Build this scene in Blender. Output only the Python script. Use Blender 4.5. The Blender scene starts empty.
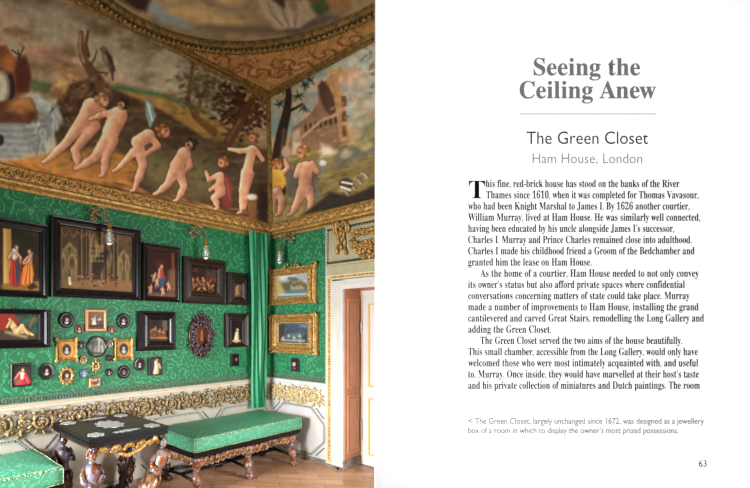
import bpy, math, random
import numpy as np
from mathutils import Vector, Matrix
random.seed(7)
rng = np.random.RandomState(11)
SC = bpy.context.scene
COL = SC.collection
PI = math.pi

# ---------------------------------------------------------------- camera
# The room's far corner stands at the origin: wall A is the plane y=0, wall B the plane x=0.
F, CX, HY = 431.2, 187.5, 328.0
CAM = Vector((4.129, 3.564, 1.5))
FWD = Vector((-0.6208, -0.784, 0)).normalized()
RGT = Vector((-0.784, 0.6208, 0)).normalized()
UP = Vector((0, 0, 1))
cd = bpy.data.cameras.new('camera')
cam = bpy.data.objects.new('camera', cd)
COL.objects.link(cam)
cd.sensor_width = 36.0
cd.lens = F / 750 * 36
cd.shift_x = (375 - CX) / 750
cd.shift_y = (HY - 244) / 750
cd.clip_start = 0.05
m = Matrix((RGT, UP, -FWD)).transposed().to_4x4()
m.translation = CAM
cam.matrix_world = m
SC.camera = cam

# ---------------------------------------------------------------- light
w = bpy.data.worlds.new('world'); SC.world = w; w.use_nodes = True
w.node_tree.nodes['Background'].inputs[0].default_value = (0.86, 0.93, 1.0, 1)
w.node_tree.nodes['Background'].inputs[1].default_value = 0.30
SC.view_settings.view_transform = 'Standard'
SC.view_settings.look = 'None'
SC.view_settings.gamma = 1
SC.view_settings.exposure = 0.0
SC.view_settings.use_curve_mapping = False

def area(name, loc, target, sx, sy, power, col, spread=180):
    l = bpy.data.lights.new(name, 'AREA'); l.shape = 'RECTANGLE'; l.size = sx; l.size_y = sy
    l.energy = power; l.color = col; l.spread = math.radians(spread)
    o = bpy.data.objects.new(name, l); COL.objects.link(o); o.location = loc
    o.rotation_euler = (Vector(target) - Vector(loc)).to_track_quat('-Z', 'Y').to_euler()
    return o
area('window_light', (5.9, 1.15, 1.2), (0.0, 1.1, -0.7), 1.7, 1.3, 170, (0.97, 0.985, 1.0), 84)
area('wall_fill_light', (0.5, 4.05, 1.15), (1.9, 0.0, 0.45), 0.9, 1.3, 46, (0.97, 0.985, 1.0), 92)  # added fill hidden by the page, lifts wall A; not an actual window
def spot(name, loc, target, power, ang, blend, r, col):
    l = bpy.data.lights.new(name, 'SPOT'); l.energy = power; l.spot_size = math.radians(ang)
    l.spot_blend = blend; l.shadow_soft_size = r; l.color = col
    o = bpy.data.objects.new(name, l); COL.objects.link(o); o.location = loc
    o.rotation_euler = (Vector(target) - Vector(loc)).to_track_quat('-Z', 'Y').to_euler()
    return o
spot('page_fill_spot', CAM + RGT * 0.5 - FWD * 3.4 + UP * 0.5, CAM + RGT * 1.7 + FWD * 1.5 + UP * 0.6, 850, 38, 0.55, 0.12, (1, 1, 1))  # added spot behind the camera, put in only to whiten the page

# ---------------------------------------------------------------- pixel -> place helpers
def ray(px, py): return RGT * ((px - CX) / F) + FWD + UP * ((HY - py) / F)
def onA(px, py, off=0.0):
    d = ray(px, py); k = (off - CAM.y) / d.y; return CAM + d * k
def onB(px, py, off=0.0):
    d = ray(px, py); k = (off - CAM.x) / d.x; return CAM + d * k
def onZ(px, py, z):
    d = ray(px, py); k = (z - CAM.z) / d.z; return CAM + d * k

# ---------------------------------------------------------------- materials
def srgb(c):
    c = np.asarray(c, float) / 255.0
    return np.where(c <= 0.04045, c / 12.92, ((c + 0.055) / 1.055) ** 2.4)
MATS = {}
def mat(name, c, rough=0.6, metal=0.0, c2=None, scale=20, bump=0.0, bscale=None, spec=0.5, contrast=0.5, emit=None, trans=0.0, coat=0):
    if name in MATS: return MATS[name]
    mt = bpy.data.materials.new(name); mt.use_nodes = True
    nt = mt.node_tree; b = nt.nodes['Principled BSDF']
    b.inputs['Roughness'].default_value = rough; b.inputs['Metallic'].default_value = metal
    b.inputs['Specular IOR Level'].default_value = spec
    b.inputs['Transmission Weight'].default_value = trans
    b.inputs['Coat Weight'].default_value = coat
    a = (*srgb(c), 1)
    b.inputs['Base Color'].default_value = a
    if c2 is not None or bump:
        tc = nt.nodes.new('ShaderNodeTexCoord')
        no = nt.nodes.new('ShaderNodeTexNoise'); no.inputs['Scale'].default_value = scale; no.inputs['Detail'].default_value = 5
        nt.links.new(tc.outputs['Object'], no.inputs['Vector'])
        if c2 is not None:
            r = nt.nodes.new('ShaderNodeValToRGB')
            r.color_ramp.elements[0].color = a; r.color_ramp.elements[1].color = (*srgb(c2), 1)
            r.color_ramp.elements[0].position = 0.5 - 0.5 * (1 - contrast) * 0.6; r.color_ramp.elements[1].position = 0.5 + 0.5 * (1 - contrast) * 0.6
            nt.links.new(no.outputs['Fac'], r.inputs['Fac']); nt.links.new(r.outputs['Color'], b.inputs['Base Color'])
        if bump:
            n2 = nt.nodes.new('ShaderNodeTexNoise'); n2.inputs['Scale'].default_value = bscale or scale
            nt.links.new(tc.outputs['Object'], n2.inputs['Vector'])
            bp = nt.nodes.new('ShaderNodeBump'); bp.inputs['Strength'].default_value = bump; bp.inputs['Distance'].default_value = 0.01
            nt.links.new(n2.outputs['Fac'], bp.inputs['Height']); nt.links.new(bp.outputs['Normal'], b.inputs['Normal'])
    if emit:
        b.inputs['Emission Color'].default_value = (*srgb(c), 1); b.inputs['Emission Strength'].default_value = emit
    MATS[name] = mt
    return mt

def damask(name, base, light, dark, axes, tile=0.17):
    """silk damask: pale swirling vine lines over a green ground"""
    mt = bpy.data.materials.new(name); mt.use_nodes = True
    nt = mt.node_tree; N = nt.nodes; L = nt.links; b = N['Principled BSDF']
    b.inputs['Roughness'].default_value = 0.55; b.inputs['Specular IOR Level'].default_value = 0.35
    tc = N.new('ShaderNodeTexCoord')
    mp = N.new('ShaderNodeMapping'); L.new(tc.outputs['Object'], mp.inputs['Vector'])
    mp.inputs['Scale'].default_value = (1, 1, 1)
    no = N.new('ShaderNodeTexNoise'); no.inputs['Scale'].default_value = 7; no.inputs['Detail'].default_value = 2
    L.new(mp.outputs[0], no.inputs['Vector'])
    vm = N.new('ShaderNodeVectorMath'); vm.operation = 'SCALE'; vm.inputs['Scale'].default_value = 0.16
    L.new(no.outputs['Color'], vm.inputs[0])
    ad = N.new('ShaderNodeVectorMath'); ad.operation = 'ADD'; L.new(mp.outputs[0], ad.inputs[0]); L.new(vm.outputs[0], ad.inputs[1])
    vo = N.new('ShaderNodeTexVoronoi'); vo.feature = 'F1'; vo.inputs['Scale'].default_value = 1 / tile; vo.inputs['Randomness'].default_value = 0.75
    L.new(ad.outputs[0], vo.inputs['Vector'])
    # concentric rings around each cell = scrolling leaves
    ml = N.new('ShaderNodeMath'); ml.operation = 'MULTIPLY'; ml.inputs[1].default_value = 21.0; L.new(vo.outputs['Distance'], ml.inputs[0])
    sn = N.new('ShaderNodeMath'); sn.operation = 'SINE'; L.new(ml.outputs[0], sn.inputs[0])
    n2 = N.new('ShaderNodeTexNoise'); n2.inputs['Scale'].default_value = 55; n2.inputs['Detail'].default_value = 3; L.new(mp.outputs[0], n2.inputs['Vector'])
    ms = N.new('ShaderNodeMath'); ms.operation = 'SUBTRACT'; L.new(n2.outputs['Fac'], ms.inputs[0]); ms.inputs[1].default_value = 0.5
    mm = N.new('ShaderNodeMath'); mm.operation = 'MULTIPLY_ADD'; L.new(ms.outputs[0], mm.inputs[0]); mm.inputs[1].default_value = 3.2; L.new(sn.outputs[0], mm.inputs[2])
    r = N.new('ShaderNodeValToRGB'); e = r.color_ramp.elements
    e[0].position = 0.25; e[0].color = (*srgb(dark), 1); e[1].position = 1.0; e[1].color = (*srgb(light), 1)
    k = r.color_ramp.elements.new(0.62); k.color = (*srgb(base), 1)
    k = r.color_ramp.elements.new(0.85); k.color = (*srgb(base), 1)
    L.new(mm.outputs[0], r.inputs['Fac']); L.new(r.outputs['Color'], b.inputs['Base Color'])
    bp = N.new('ShaderNodeBump'); bp.inputs['Strength'].default_value = 0.1; bp.inputs['Distance'].default_value = 0.003
    L.new(mm.outputs[0], bp.inputs['Height']); L.new(bp.outputs['Normal'], b.inputs['Normal'])
    MATS[name] = mt
    return mt

def parquet():
    mt = bpy.data.materials.new('oak_parquet'); mt.use_nodes = True
    nt = mt.node_tree; N = nt.nodes; L = nt.links; b = N['Principled BSDF']
    b.inputs['Roughness'].default_value = 0.38; b.inputs['Specular IOR Level'].default_value = 0.45
    tc = N.new('ShaderNodeTexCoord'); mp = N.new('ShaderNodeMapping'); L.new(tc.outputs['Object'], mp.inputs['Vector'])
    mp.inputs['Rotation'].default_value = (0, 0, math.radians(45))
    br = N.new('ShaderNodeTexBrick'); L.new(mp.outputs[0], br.inputs['Vector'])
    br.inputs['Scale'].default_value = 1.0; br.inputs['Brick Width'].default_value = 0.42; br.inputs['Row Height'].default_value = 0.13
    br.inputs['Mortar Size'].default_value = 0.0022; br.inputs['Mortar Smooth'].default_value = 0.2
    br.inputs['Color1'].default_value = (*srgb((208, 160, 124)), 1); br.inputs['Color2'].default_value = (*srgb((170, 122, 90)), 1)
    br.inputs['Mortar'].default_value = (*srgb((72, 44, 26)), 1)
    wv = N.new('ShaderNodeTexNoise'); wv.inputs['Scale'].default_value = 14; wv.inputs['Detail'].default_value = 6
    m2 = N.new('ShaderNodeMapping'); m2.inputs['Scale'].default_value = (0.25, 3.0, 1); L.new(mp.outputs[0], m2.inputs['Vector']); L.new(m2.outputs[0], wv.inputs['Vector'])
    mx = N.new('ShaderNodeMixRGB'); mx.blend_type = 'OVERLAY'; mx.inputs['Fac'].default_value = 0.6
    L.new(br.outputs['Color'], mx.inputs['Color1']); L.new(wv.outputs['Fac'], mx.inputs['Color2']); L.new(mx.outputs[0], b.inputs['Base Color'])
    MATS['oak_parquet'] = mt
    return mt

def vcol(name='painted_canvas', rough=0.5, spec=0.3, bump=0.0):
    if name in MATS: return MATS[name]
    mt = bpy.data.materials.new(name); mt.use_nodes = True
    nt = mt.node_tree; b = nt.nodes['Principled BSDF']
    b.inputs['Roughness'].default_value = rough; b.inputs['Specular IOR Level'].default_value = spec
    at = nt.nodes.new('ShaderNodeAttribute'); at.attribute_name = 'paint'
    nt.links.new(at.outputs['Color'], b.inputs['Base Color'])
    MATS[name] = mt
    return mt

GOLD = mat('gilded_wood', (204, 164, 92), 0.42, 0.4, c2=(134, 94, 44), scale=45, bump=0.5, bscale=90)
GOLDP = mat('pale_gilding', (222, 204, 154), 0.5, 0.2, c2=(164, 134, 84), scale=60, bump=0.4, bscale=110)
OLDG = mat('old_gilding', (158, 130, 68), 0.45, 0.25, c2=(96, 76, 38), scale=30)
OLDB = mat('old_gilt_beads', (196, 172, 112), 0.5, 0.25, c2=(110, 90, 54), scale=50)
CORN = mat('bright_gilding', (228, 188, 112), 0.45, 0.3, c2=(160, 112, 52), scale=45, contrast=.4)
GOLDD = mat('shade_mottled_gilding', (172, 146, 104), 0.45, 0.25, c2=(78, 58, 36), scale=38, bump=0.6, bscale=80)  # dark mottle paints in the shade of the carving's recesses
EBONY = mat('ebonised_wood', (20, 16, 18), 0.3, c2=(32, 24, 25), scale=12, spec=0.35)
BROWNF = mat('dark_walnut', (28, 19, 18), 0.33, c2=(44, 28, 25), scale=15, spec=0.35)
BLACK = mat('black_lacquer', (14, 13, 14), 0.32, spec=0.18)
CREAM = mat('cream_paint', (206, 199, 184), 0.55, c2=(186, 178, 162), scale=6, contrast=0.2)
STONE = mat('drab_paint', (190, 182, 166), 0.6, c2=(172, 163, 146), scale=5, contrast=0.2)
WHITEP = mat('white_paint', (200, 197, 194), 0.5, c2=(186, 182, 178), scale=7, contrast=0.2)
OLIVE = mat('olive_paint', (172, 164, 130), 0.6, c2=(152, 146, 112), scale=8, contrast=0.2)
GREYB = mat('grey_band', (158, 156, 150), 0.6)
ROPE = mat('grey_beading', (104, 102, 98), 0.6, c2=(56, 52, 50), scale=70, contrast=0.7)
FRINGE = mat('dark_green_fringe', (28, 62, 46), 0.8, c2=(92, 124, 96), scale=75, contrast=0.6)
ORANGEW = mat('orange_brown_wood', (190, 122, 76), 0.45, c2=(172, 108, 64), scale=7, contrast=0.2)
PINKW = mat('pinkish_brown_wood', (196, 136, 96), 0.45, c2=(182, 124, 86), scale=9, contrast=0.2)
SKIRT = mat('grey_skirting', (140, 128, 116), 0.6, c2=(84, 74, 66), scale=14)
YELLOWL = mat('yellow_line', (204, 172, 104), 0.5)
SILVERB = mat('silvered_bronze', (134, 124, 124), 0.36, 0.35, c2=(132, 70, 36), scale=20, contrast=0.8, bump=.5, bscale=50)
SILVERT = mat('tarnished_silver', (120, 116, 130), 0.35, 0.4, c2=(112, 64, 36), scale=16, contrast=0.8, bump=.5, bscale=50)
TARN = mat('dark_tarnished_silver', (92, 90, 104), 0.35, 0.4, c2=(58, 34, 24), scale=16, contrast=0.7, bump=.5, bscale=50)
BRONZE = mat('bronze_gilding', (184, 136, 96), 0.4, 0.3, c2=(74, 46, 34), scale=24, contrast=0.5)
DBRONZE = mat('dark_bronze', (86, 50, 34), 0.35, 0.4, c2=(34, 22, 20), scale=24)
INLAY = mat('silver_inlay', (246, 244, 240), 0.5, 0.0, c2=(96, 94, 100), scale=75, contrast=0.5)
GLASS = mat('clear_glass', (240, 245, 240), 0.05, trans=0.85)
BULB = mat('frosted_bulb', (250, 246, 238), 0.4)
BRASS = mat('brass', (176, 140, 76), 0.35, 0.8)
CURTAIN = mat('green_silk', (52, 150, 104), 0.45, c2=(42, 132, 90), scale=12, contrast=0.2, spec=0.4)
CUSH = damask('cushion_damask', (84, 162, 128), (104, 180, 146), (72, 148, 116), 'xy', 0.09)
PIPING = mat('gold_thread_piping', (186, 206, 160), 0.6, c2=(70, 110, 80), scale=70, contrast=0.6)
PURPLE = mat('purple_brown_carving', (96, 72, 76), 0.4, 0.1, c2=(44, 28, 32), scale=50, contrast=0.5)
DAMA = damask('green_damask', (38, 122, 78), (74, 150, 108), (26, 104, 64), 'xz', 0.13)
PAPER = mat('white_paper', (250, 250, 250), 0.9, spec=0.0)
FRESCO = vcol('fresco_plaster', 0.75, 0.15)
CANVAS = vcol('oil_painting', 0.5, 0.15)
PARQ = parquet()
SPAN = mat('tan_ceiling_ornament', (186, 140, 92), 0.7, c2=(150, 98, 62), scale=9, contrast=0.5)

# ---------------------------------------------------------------- mesh helpers
class MB:
    def __init__(s): s.v = []; s.f = []
    def add(s, V, Fc):
        n = len(s.v); s.v += [tuple(p) for p in V]; s.f += [tuple(i + n for i in q) for q in Fc]; return s
    def box(s, a, b):
        x0, y0, z0 = [min(a[i], b[i]) for i in range(3)]; x1, y1, z1 = [max(a[i], b[i]) for i in range(3)]
        V = [(x0, y0, z0), (x1, y0, z0), (x1, y1, z0), (x0, y1, z0), (x0, y0, z1), (x1, y0, z1), (x1, y1, z1), (x0, y1, z1)]
        return s.add(V, [(0, 3, 2, 1), (4, 5, 6, 7), (0, 1, 5, 4), (1, 2, 6, 5), (2, 3, 7, 6), (3, 0, 4, 7)])
    def tube(s, pts, rad, n=8, flat=None):
        """round bar through pts; rad is one radius or a list"""
        pts = [Vector(p) for p in pts]
        if not isinstance(rad, (list, tuple)): rad = [rad] * len(pts)
        V = []; up = None
        for i, p in enumerate(pts):
            d = (pts[min(i + 1, len(pts) - 1)] - pts[max(i - 1, 0)])
            d = d.normalized() if d.length > 1e-9 else Vector((0, 0, 1))
            if up is None: up = Vector((0, 0, 1)) if abs(d.z) < 0.9 else Vector((1, 0, 0))
            a = d.cross(up)
            a = a.normalized() if a.length > 1e-6 else d.orthogonal().normalized()
            b = a.cross(d); up = b
            for k in range(n):
                t = 2 * PI * k / n; V.append(p + (a * math.cos(t) + b * math.sin(t)) * rad[i])
        Fc = []
        for i in range(len(pts) - 1):
            for k in range(n):
                k2 = (k + 1) % n; Fc.append((i * n + k, i * n + k2, (i + 1) * n + k2, (i + 1) * n + k))
        Fc.append(tuple(range(n))[::-1]); Fc.append(tuple((len(pts) - 1) * n + k for k in range(n)))
        return s.add(V, Fc)
    def ell(s, c, r, rot=None, nu=10, nv=6):
        c = Vector(c); V = []; Fc = []
        for i in range(nv + 1):
            th = PI * i / nv
            for k in range(nu):
                ph = 2 * PI * k / nu
                p = Vector((r[0] * math.sin(th) * math.cos(ph), r[1] * math.sin(th) * math.sin(ph), r[2] * math.cos(th)))
                if rot is not None: p = rot @ p
                V.append(c + p)
        for i in range(nv):
            for k in range(nu):
                k2 = (k + 1) % nu; Fc.append((i * nu + k, (i + 1) * nu + k, (i + 1) * nu + k2, i * nu + k2))
        return s.add(V, Fc)
    def lathe(s, c, prof, n=16, ax=2):
        c = Vector(c); V = []; Fc = []
        for r, h in prof:
            for k in range(n):
                t = 2 * PI * k / n; p = [r * math.cos(t), r * math.sin(t), h]
                if ax == 1: p = [p[0], p[2], p[1]]
                if ax == 0: p = [p[2], p[0], p[1]]
                V.append(c + Vector(p))
        for i in range(len(prof) - 1):
            for k in range(n):
                k2 = (k + 1) % n; Fc.append((i * n + k, i * n + k2, (i + 1) * n + k2, (i + 1) * n + k))
        Fc.append(tuple(range(n))[::-1]); Fc.append(tuple((len(prof) - 1) * n + k for k in range(n)))
        return s.add(V, Fc)
    def ring(s, rings, closed=True):
        """rings: list of equally long point loops, joined loop to loop"""
        V = [p for r in rings for p in r]; n = len(rings[0]); Fc = []
        for i in range(len(rings) - 1):
            for k in range(n if closed else n - 1):
                k2 = (k + 1) % n; Fc.append((i * n + k, i * n + k2, (i + 1) * n + k2, (i + 1) * n + k))
        return s.add(V, Fc)
    def prism(s, poly, d):
        """poly: 3-D points of a flat outline; d: offset vector"""
        n = len(poly); d = Vector(d); V = [Vector(p) for p in poly] + [Vector(p) + d for p in poly]
        return s.add(V, [tuple(range(n))[::-1], tuple(range(n, 2 * n))] + [(k, (k + 1) % n, n + (k + 1) % n, n + k) for k in range(n)])
    def build(s, name, material, parent=None, smooth=False, loc=None, fixn=True):
        me = bpy.data.meshes.new(name); off = Vector(loc) if loc is not None else Vector((0, 0, 0))
        if parent is not None and loc is None: off = Vector(parent.get('_o', (0, 0, 0)))
        me.from_pydata([tuple(Vector(p) - off) for p in s.v], [], s.f); me.update()
        if fixn:
            import bmesh
            bm = bmesh.new(); bm.from_mesh(me); bmesh.ops.recalc_face_normals(bm, faces=bm.faces); bm.to_mesh(me); bm.free()
        me.materials.append(material)
        if smooth: me.polygons.foreach_set('use_smooth', [True] * len(me.polygons))
        o = bpy.data.objects.new(name, me); COL.objects.link(o)
        if parent is not None: o.parent = parent
        elif loc is not None: o.location = loc
        if parent is not None: o['_o'] = tuple(off)
        return o

def thing(name, label, cat, loc, group=None):
    o = bpy.data.objects.new(name, None); COL.objects.link(o); o.location = loc
    o.empty_display_size = 0.05
    o['_o'] = tuple(loc); o['label'] = label; o['category'] = cat
    if group: o['group'] = group
    return o
def tag(o, label, cat, group=None):
    o['label'] = label; o['category'] = cat
    if group: o['group'] = group
    return o
def struct(o): o['kind'] = 'structure'; return o

# ---------------------------------------------------------------- painter: brush strokes stored as vertex colours on a fine grid
def vnoise(x, y, sc, seed=0, octv=3):
    r = np.random.RandomState(seed); T = r.rand(64, 64); out = np.zeros_like(x); amp = 1; tot = 0
    for k in range(octv):
        fx, fy = x / sc, y / sc; ix, iy = np.floor(fx).astype(int), np.floor(fy).astype(int)
        u, v = fx - ix, fy - iy; u = u * u * (3 - 2 * u); v = v * v * (3 - 2 * v)
        g = lambda a, b: T[a % 64, b % 64]
        out += amp * ((g(ix, iy) * (1 - u) + g(ix + 1, iy) * u) * (1 - v) + (g(ix, iy + 1) * (1 - u) + g(ix + 1, iy + 1) * u) * v)
        tot += amp; amp *= 0.5; sc = sc / 2.1
    return out / tot
class Canvas:
    def __init__(s, O, U, V, nu, nv, gain=1.0):
        O, U, V = np.array(O), np.array(U), np.array(V)
        a, b = np.meshgrid(np.linspace(0, 1, nu), np.linspace(0, 1, nv))
        s.P = O + a.reshape(-1, 1) * U + b.reshape(-1, 1) * V
        s.nu, s.nv, s.gain = nu, nv, gain
        s.setup()
    def setup(s):
        D = s.P - np.array(CAM); z = D @ np.array(FWD)
        s.x = CX + F * (D @ np.array(RGT)) / z; s.y = HY - F * D[:, 2] / z
        s.c = np.zeros((len(s.P), 3)); s.c[:] = 100
    def mix(s, a, c):
        a = np.clip(a, 0, 1)[:, None]; s.c = s.c * (1 - a) + np.asarray(c, float) * a
    def fill(s, c): s.c[:] = c
    def vgrad(s, y0, c0, y1, c1):
        t = np.clip((s.y - y0) / (y1 - y0), 0, 1)[:, None]; s.c = np.asarray(c0, float) * (1 - t) + np.asarray(c1, float) * t
    def cloud(s, sc, c, lo=0.5, hi=0.75, amt=1.0, seed=0, stretch=1.0):
        n = vnoise(s.x / stretch, s.y, sc, seed); s.mix(np.clip((n - lo) / (hi - lo), 0, 1) * amt, c)
    def mottle(s, sc, amt, seed=0):
        n = vnoise(s.x, s.y, sc, seed, 4); s.c = np.clip(s.c * (1 + (n - 0.5)[:, None] * amt), 0, 255)
    def seg(s, a, b, r0, r1):
        dx, dy = b[0] - a[0], b[1] - a[1]; L2 = dx * dx + dy * dy + 1e-9
        t = np.clip(((s.x - a[0]) * dx + (s.y - a[1]) * dy) / L2, 0, 1)
        return np.hypot(s.x - a[0] - t * dx, s.y - a[1] - t * dy) - (r0 + (r1 - r0) * t)
    def cap(s, pts, r, c, soft=0.6, amt=1.0):
        if not isinstance(r, (list, tuple)): r = [r] * len(pts)
        d = np.full(len(s.x), 1e9)
        if len(pts) == 1: d = np.hypot(s.x - pts[0][0], s.y - pts[0][1]) - r[0]
        for i in range(len(pts) - 1): d = np.minimum(d, s.seg(pts[i], pts[i + 1], r[i], r[i + 1]))
        s.mix((0.5 - d / (2 * soft)) * amt, c)
    def ell(s, cx, cy, rx, ry, c, ang=0, soft=0.6, amt=1.0):
        ca, sa = math.cos(math.radians(ang)), math.sin(math.radians(ang))
        u = (s.x - cx) * ca + (s.y - cy) * sa; v = -(s.x - cx) * sa + (s.y - cy) * ca
        d = (np.sqrt((u / rx) ** 2 + (v / ry) ** 2) - 1) * min(rx, ry)
        s.mix((0.5 - d / (2 * soft)) * amt, c)
    def poly(s, pts, c, soft=0.7, amt=1.0):
        ins = np.zeros(len(s.x), bool); d = np.full(len(s.x), 1e9); n = len(pts)
        for i in range(n):
            (x0, y0), (x1, y1) = pts[i], pts[(i + 1) % n]
            cr = ((y0 > s.y) != (y1 > s.y)) & (s.x < (x1 - x0) * (s.y - y0) / (y1 - y0 + 1e-12) + x0)
            ins ^= cr; d = np.minimum(d, s.seg((x0, y0), (x1, y1), 0, 0))
        d = np.where(ins, -d, d); s.mix((0.5 - d / (2 * soft)) * amt, c)
    def body(s, parts, c=(196, 150, 112), dk=(70, 44, 30), hi=(226, 188, 150), k=1.3, soft=0.6):
        """one smooth painted form from tapering limbs, modelled in light and shade as a painter would"""
        D = np.full(len(s.x), 1e6); SH = np.zeros(len(s.x)); W = np.zeros(len(s.x))
        for pts, r in parts:
            if not isinstance(r, (list, tuple)): r = [r] * len(pts)
            if len(pts) == 1: pts = [pts[0], (pts[0][0] + .01, pts[0][1])]; r = [r[0], r[0]]
            for i in range(len(pts) - 1):
                a, b = pts[i], pts[i + 1]; dx, dy = b[0] - a[0], b[1] - a[1]; L2 = dx * dx + dy * dy + 1e-9
                t = np.clip(((s.x - a[0]) * dx + (s.y - a[1]) * dy) / L2, 0, 1); rr = r[i] + (r[i + 1] - r[i]) * t
                ex, ey = s.x - a[0] - t * dx, s.y - a[1] - t * dy; d = np.hypot(ex, ey) - rr
                sh = (-0.62 * ex - 0.55 * ey) / rr; w_ = np.exp(-np.clip(d, -12, 12) / k)
                SH += sh * w_; W += w_; h = np.clip(0.5 + 0.5 * (D - d) / k, 0, 1); D = D * (1 - h) + d * h - k * h * (1 - h) * 0.6
        SH = SH / np.maximum(W, 1e-9)
        t = np.clip(SH * 0.62 + 0.52, 0, 1)[:, None]; dk, c, hi = map(lambda q: np.asarray(q, float), (dk, c, hi))
        colr = np.where(t < .5, dk * .45 + c * .55 + (c - (dk * .45 + c * .55)) * (t * 2), c + (hi - c) * (t * 2 - 1))
        s.mix((0.5 - (D - .9) / 2.2) * .55, dk)
        A = np.clip(0.5 - D / (2 * soft), 0, 1)[:, None]; s.c = s.c * (1 - A) + colr * A
    def limb(s, pts, r, c=(196, 150, 112), dk=(70, 44, 30), hi=(226, 188, 150)):
        s.body([(pts, r)], c, dk, hi)
    def head(s, x, y, r, hair=(92, 56, 30), face=(204, 156, 118), look=1):
        hair = tuple(q * .72 for q in hair); s.ell(x, y, r, r * 1.05, hair, soft=0.9)
        s.ell(x - look * -0.34 * r, y + 0.22 * r, r * 0.6, r * 0.72, face, soft=0.8)
        dk = tuple(q * .55 for q in face)
        if r > 3:
            for a_ in range(9):
                an = a_ * .7; s.ell(x - look * .25 * r + .75 * r * math.cos(an), y - .1 * r + .8 * r * math.sin(an), r * .26, r * .22, tuple(min(255, q * (1.5 if a_ % 2 else .7)) for q in hair), soft=.8, amt=.7)
            s.ell(x + look * .4 * r, y + .12 * r, r * .28, r * .09, dk, soft=.6, amt=.4)
    def build(s, name, parent=None, material=None, faces=None):
        off = np.array(parent.get('_o', (0, 0, 0))) if parent is not None else np.zeros(3)
        if faces is None:
            i = np.arange(s.nv - 1)[:, None] * s.nu + np.arange(s.nu - 1)[None]; i = i.ravel()
            faces = np.stack([i, i + 1, i + 1 + s.nu, i + s.nu], 1)
        me = bpy.data.meshes.new(name); me.from_pydata((s.P - off).tolist(), [], faces.tolist()); me.update()
        at = me.color_attributes.new('paint', 'FLOAT_COLOR', 'POINT')
        lin = np.ones((len(s.P), 4)); lin[:, :3] = srgb(np.clip(s.c, 0, 255)) * s.gain
        at.data.foreach_set('color', np.clip(lin, 0, 0.92).ravel())
        me.materials.append(material or CANVAS)
        o = bpy.data.objects.new(name, me); COL.objects.link(o)
        if parent is not None: o.parent = parent
        return o

# ================================================================ THE ROOM
XR, YR, H = 5.4, 4.4, 4.0                       # how far the walls are built
ZC0, ZC1 = 2.62, 2.77                           # cornice
LA, LB = 0.44, 0.54                             # how far the painted cove leans in over wall A / wall B
DT0, DT1, DZ = 1.022, 1.87, 1.91                # door opening in wall B
struct(MB().box((-0.6, -0.3, -0.1), (XR, YR, 0)).build('floor', PARQ))
# wall A
struct(MB().box((-0.3, -0.2, 0), (XR, 0, 2.8)).build('wall_left', DAMA))
# wall B with the doorway
b = MB(); b.box((-0.34, -0.2, 0), (0, DT0, 2.8)); b.box((-0.34, DT1, 0), (0, YR, 2.8)); b.box((-0.34, DT0, DZ), (0, DT1, 2.8))
struct(b.build('wall_right', DAMA))

# --- dado of wall A and wall B: painted panelling boards
def rail(name, ax, a0, a1, prof, material):
    """sweep a (distance-from-wall, height) profile straight along a wall"""
    P0 = [(a0, p, z) if ax == 'A' else (p, a0, z) for p, z in prof]; P1 = [(a1, p, z) if ax == 'A' else (p, a1, z) for p, z in prof]
    n = len(prof); o = MB().add(P0 + P1, [(k, (k + 1) % n, n + (k + 1) % n, n + k) for k in range(n)] + [tuple(range(n)), tuple(range(2 * n - 1, n - 1, -1))]).build(name, material)
    return struct(o)
TB = 0.824    # wall B panelling ends at the door surround
rail('trim_1', 'A', 0.012, XR, [(0, 0.05), (0.012, 0.05), (0.012, 0.84), (0, 0.84)], STONE)
rail('trim_2', 'B', 0.0, TB, [(0, 0.05), (0.012, 0.05), (0.012, 0.84), (0, 0.84)], WHITEP)
rail('trim_3', 'A', 0.03, XR, [(0, 0.84), (0.022, 0.842), (0.03, 0.86), (0.022, 0.88), (0.036, 0.895), (0, 0.897)], CREAM)
rail('trim_4', 'B', 0.0, TB, [(0, 0.84), (0.022, 0.842), (0.03, 0.86), (0.022, 0.88), (0.036, 0.895), (0, 0.897)], WHITEP)
rail('trim_5', 'A', 0.02, XR, [(0.028, 0.868), (0.034, 0.872), (0.028, 0.876)], YELLOWL)
rail('baseboard_left', 'A', 0.02, XR, [(0, 0), (0.024, 0), (0.024, 0.04), (0.014, 0.052), (0, 0.052)], SKIRT)
rail('baseboard_right', 'B', 0.0, TB, [(0, 0), (0.024, 0), (0.024, 0.04), (0.014, 0.052), (0, 0.052)], SKIRT)
# fringed braid along the foot of the damask, as a zigzag strip of tassels
def braid(ax, a1):
    g = MB(); a = 0.0
    rect = (lambda u0, u1, z0, z1, p: g.box((u0, 0, z0), (u1, p, z1))) if ax == 'A' else (lambda u0, u1, z0, z1, p: g.box((0, u0, z0), (p, u1, z1)))
    rect(0.012, a1, 0.93, 0.955, 0.012)
    a = 0.012
    while a < a1:
        rect(a, min(a + 0.02, a1), 0.898 + random.uniform(0, 0.006), 0.932, 0.009 + random.uniform(0, 0.003)); a += 0.026
    return g
struct(braid('A', XR).build('trim_6', FRINGE)); struct(braid('B', TB).build('trim_7', FRINGE))

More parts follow.
